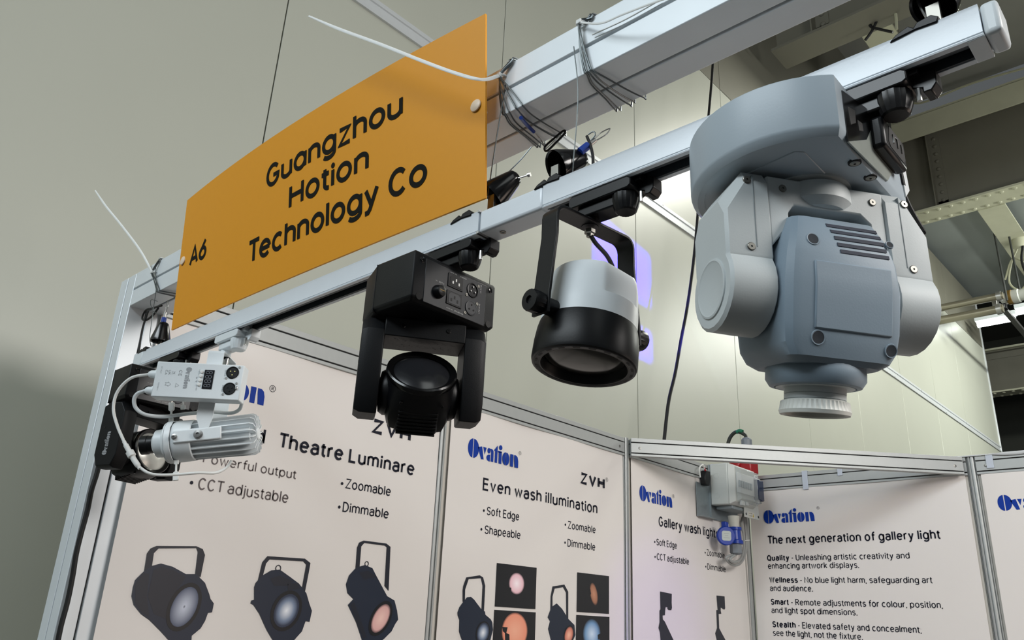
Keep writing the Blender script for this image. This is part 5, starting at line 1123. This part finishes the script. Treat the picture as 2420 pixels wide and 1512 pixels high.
tag(obj('grey_cable', MB().tube([Vector((pcx-.008, c2.y, bz)), at(1716, 1318, 0, .06), at(1730, 1334, 0, .055), at(1748, 1332, 0, .05), at(1760, 1312, 0, .04), at(1764, 1280, 0, .035), at(1762, 1250, 0, .035), Vector((.035, 2.90, -.17))], .0058, 10, 7), GC), 'grey cable looping up from the blue plug, outer loop', 'cable')
tag(obj('grey_cable', MB().tube([Vector((.02, 2.955, -.16)), Vector((.018, 2.96, -.5)), Vector((.02, 2.965, -1.0)), Vector((.02, 2.965, -Z0+.01))], .0065, 8, 3), GC), 'grey cable running straight down the booth corner', 'cable')
tag(obj('cable_tie', MB().tube([at(x, y, 0, .045) for x, y in ((1752, 1276), (1762, 1277), (1772, 1276))], .0016, 6, 4), WHITEP), 'small white cable tie holding the grey cable loops', 'cable tie')
# ================================================================ blue projector (its mask is added to shape the blue patches) outside the frame
bl = Vector((2.75, 2.35, .15)); tg = Vector((XW, 2.99, 1.13))
l = bpy.data.lights.new('blue_projector', 'SPOT'); l.energy = 4500; l.color = (.02, .0, 1.0); l.shadow_soft_size = .0018; l.spot_size = R(22); l.spot_blend = .1
o = bpy.data.objects.new('blue_projector', l); COL.objects.link(o); o.location = bl+Vector((0, 0, Z0)); o.rotation_euler = (tg-bl).to_track_quat('-Z', 'Y').to_euler()
mk = thing('added_projector_mask', bl, 'unseen black mask plate added to shape the blue light, outside the picture', 'projector')
def onmask(p, k=.045):
    return bl+(Vector(p)-bl)*k
ws = [(2.57, 1.50), (2.57, 1.12), (3.12, 1.105), (3.12, 1.42), (2.57, .93), (2.57, .80), (3.11, .93), (3.11, .765)]
def quadw(a, b, c_, d_): return MB().add([onmask((XW,)+q) for q in (a, b, c_, d_)], [(0, 1, 2, 3)])
Ya, Yb, Za, Zb = 1.6, 4.4, -.2, 2.6
pl = MB()
for a, b, c_, d_ in (((Ya, Za), (2.57, Za), (2.57, Zb), (Ya, Zb)), ((3.12, Za), (Yb, Za), (Yb, Zb), (3.12, Zb)), ((2.57, 1.50), (3.12, 1.43), (3.12, Zb), (2.57, Zb)), ((2.57, .94), (3.12, .925), (3.12, 1.105), (2.57, 1.13)), ((2.57, Za), (3.12, Za), (3.12, .765), (2.57, .765))):
    pl.add([onmask((XW,)+q) for q in (a, b, c_, d_)], [(0, 1, 2, 3)])
ob = obj('added_mask_plate', pl, BLACK, mk, smooth=0); ob.modifiers.new('solid', 'SOLIDIFY').thickness = .0006
l = bpy.data.lights.new('violet_wash', 'SPOT'); l.energy = 48; l.color = (.30, .10, 1.0); l.shadow_soft_size = .05; l.spot_size = R(22); l.spot_blend = 1
o = bpy.data.objects.new('violet_wash', l); COL.objects.link(o); o.location = (2.5, 1.6, Z0-.6); o.rotation_euler = (Vector((0, 2.2, -.72))-Vector((2.5, 1.6, -.6))).to_track_quat('-Z', 'Y').to_euler()
# ---------------------------------------------------------------- lift everything to its height above the floor
for o in list(COL.objects):
    if o.type in ('MESH', 'EMPTY') and o.parent is None: o.location.z += Z0
GROUPS = {'poster': 'posters on the booth walls', 'booth_post': 'slotted posts of the booth', 'booth_rail': 'slotted top rails of the booth', 'wall_board': 'white boards of the booth walls',
          'cable_cup': 'black cups on the lighting track', 'track_clip': 'black clips on the lighting track', 'cable_tie': 'white cable ties', 'wire_coil': 'coils of wire on the fascia beam',
          'wire_gripper': 'blue sleeved wire grippers', 'steel_girder': 'steel girders of the hall roof', 'steel_pipe': 'steel pipes under the hall ceiling', 'threaded_rod': 'rods hanging from the hall ceiling',
          'tube_lamp': 'fluorescent tubes of the hall', 'rail_hook': 'clear hooks on the booth rails', 'lighting_track': 'lengths of lighting track', 'grey_cable': 'grey cables of the distribution box'}
for o in COL.objects:
    if o.parent is None and o.get('category') and not o.get('group'):
        g = GROUPS.get(o.name.split('.')[0])
        if g: o['group'] = g
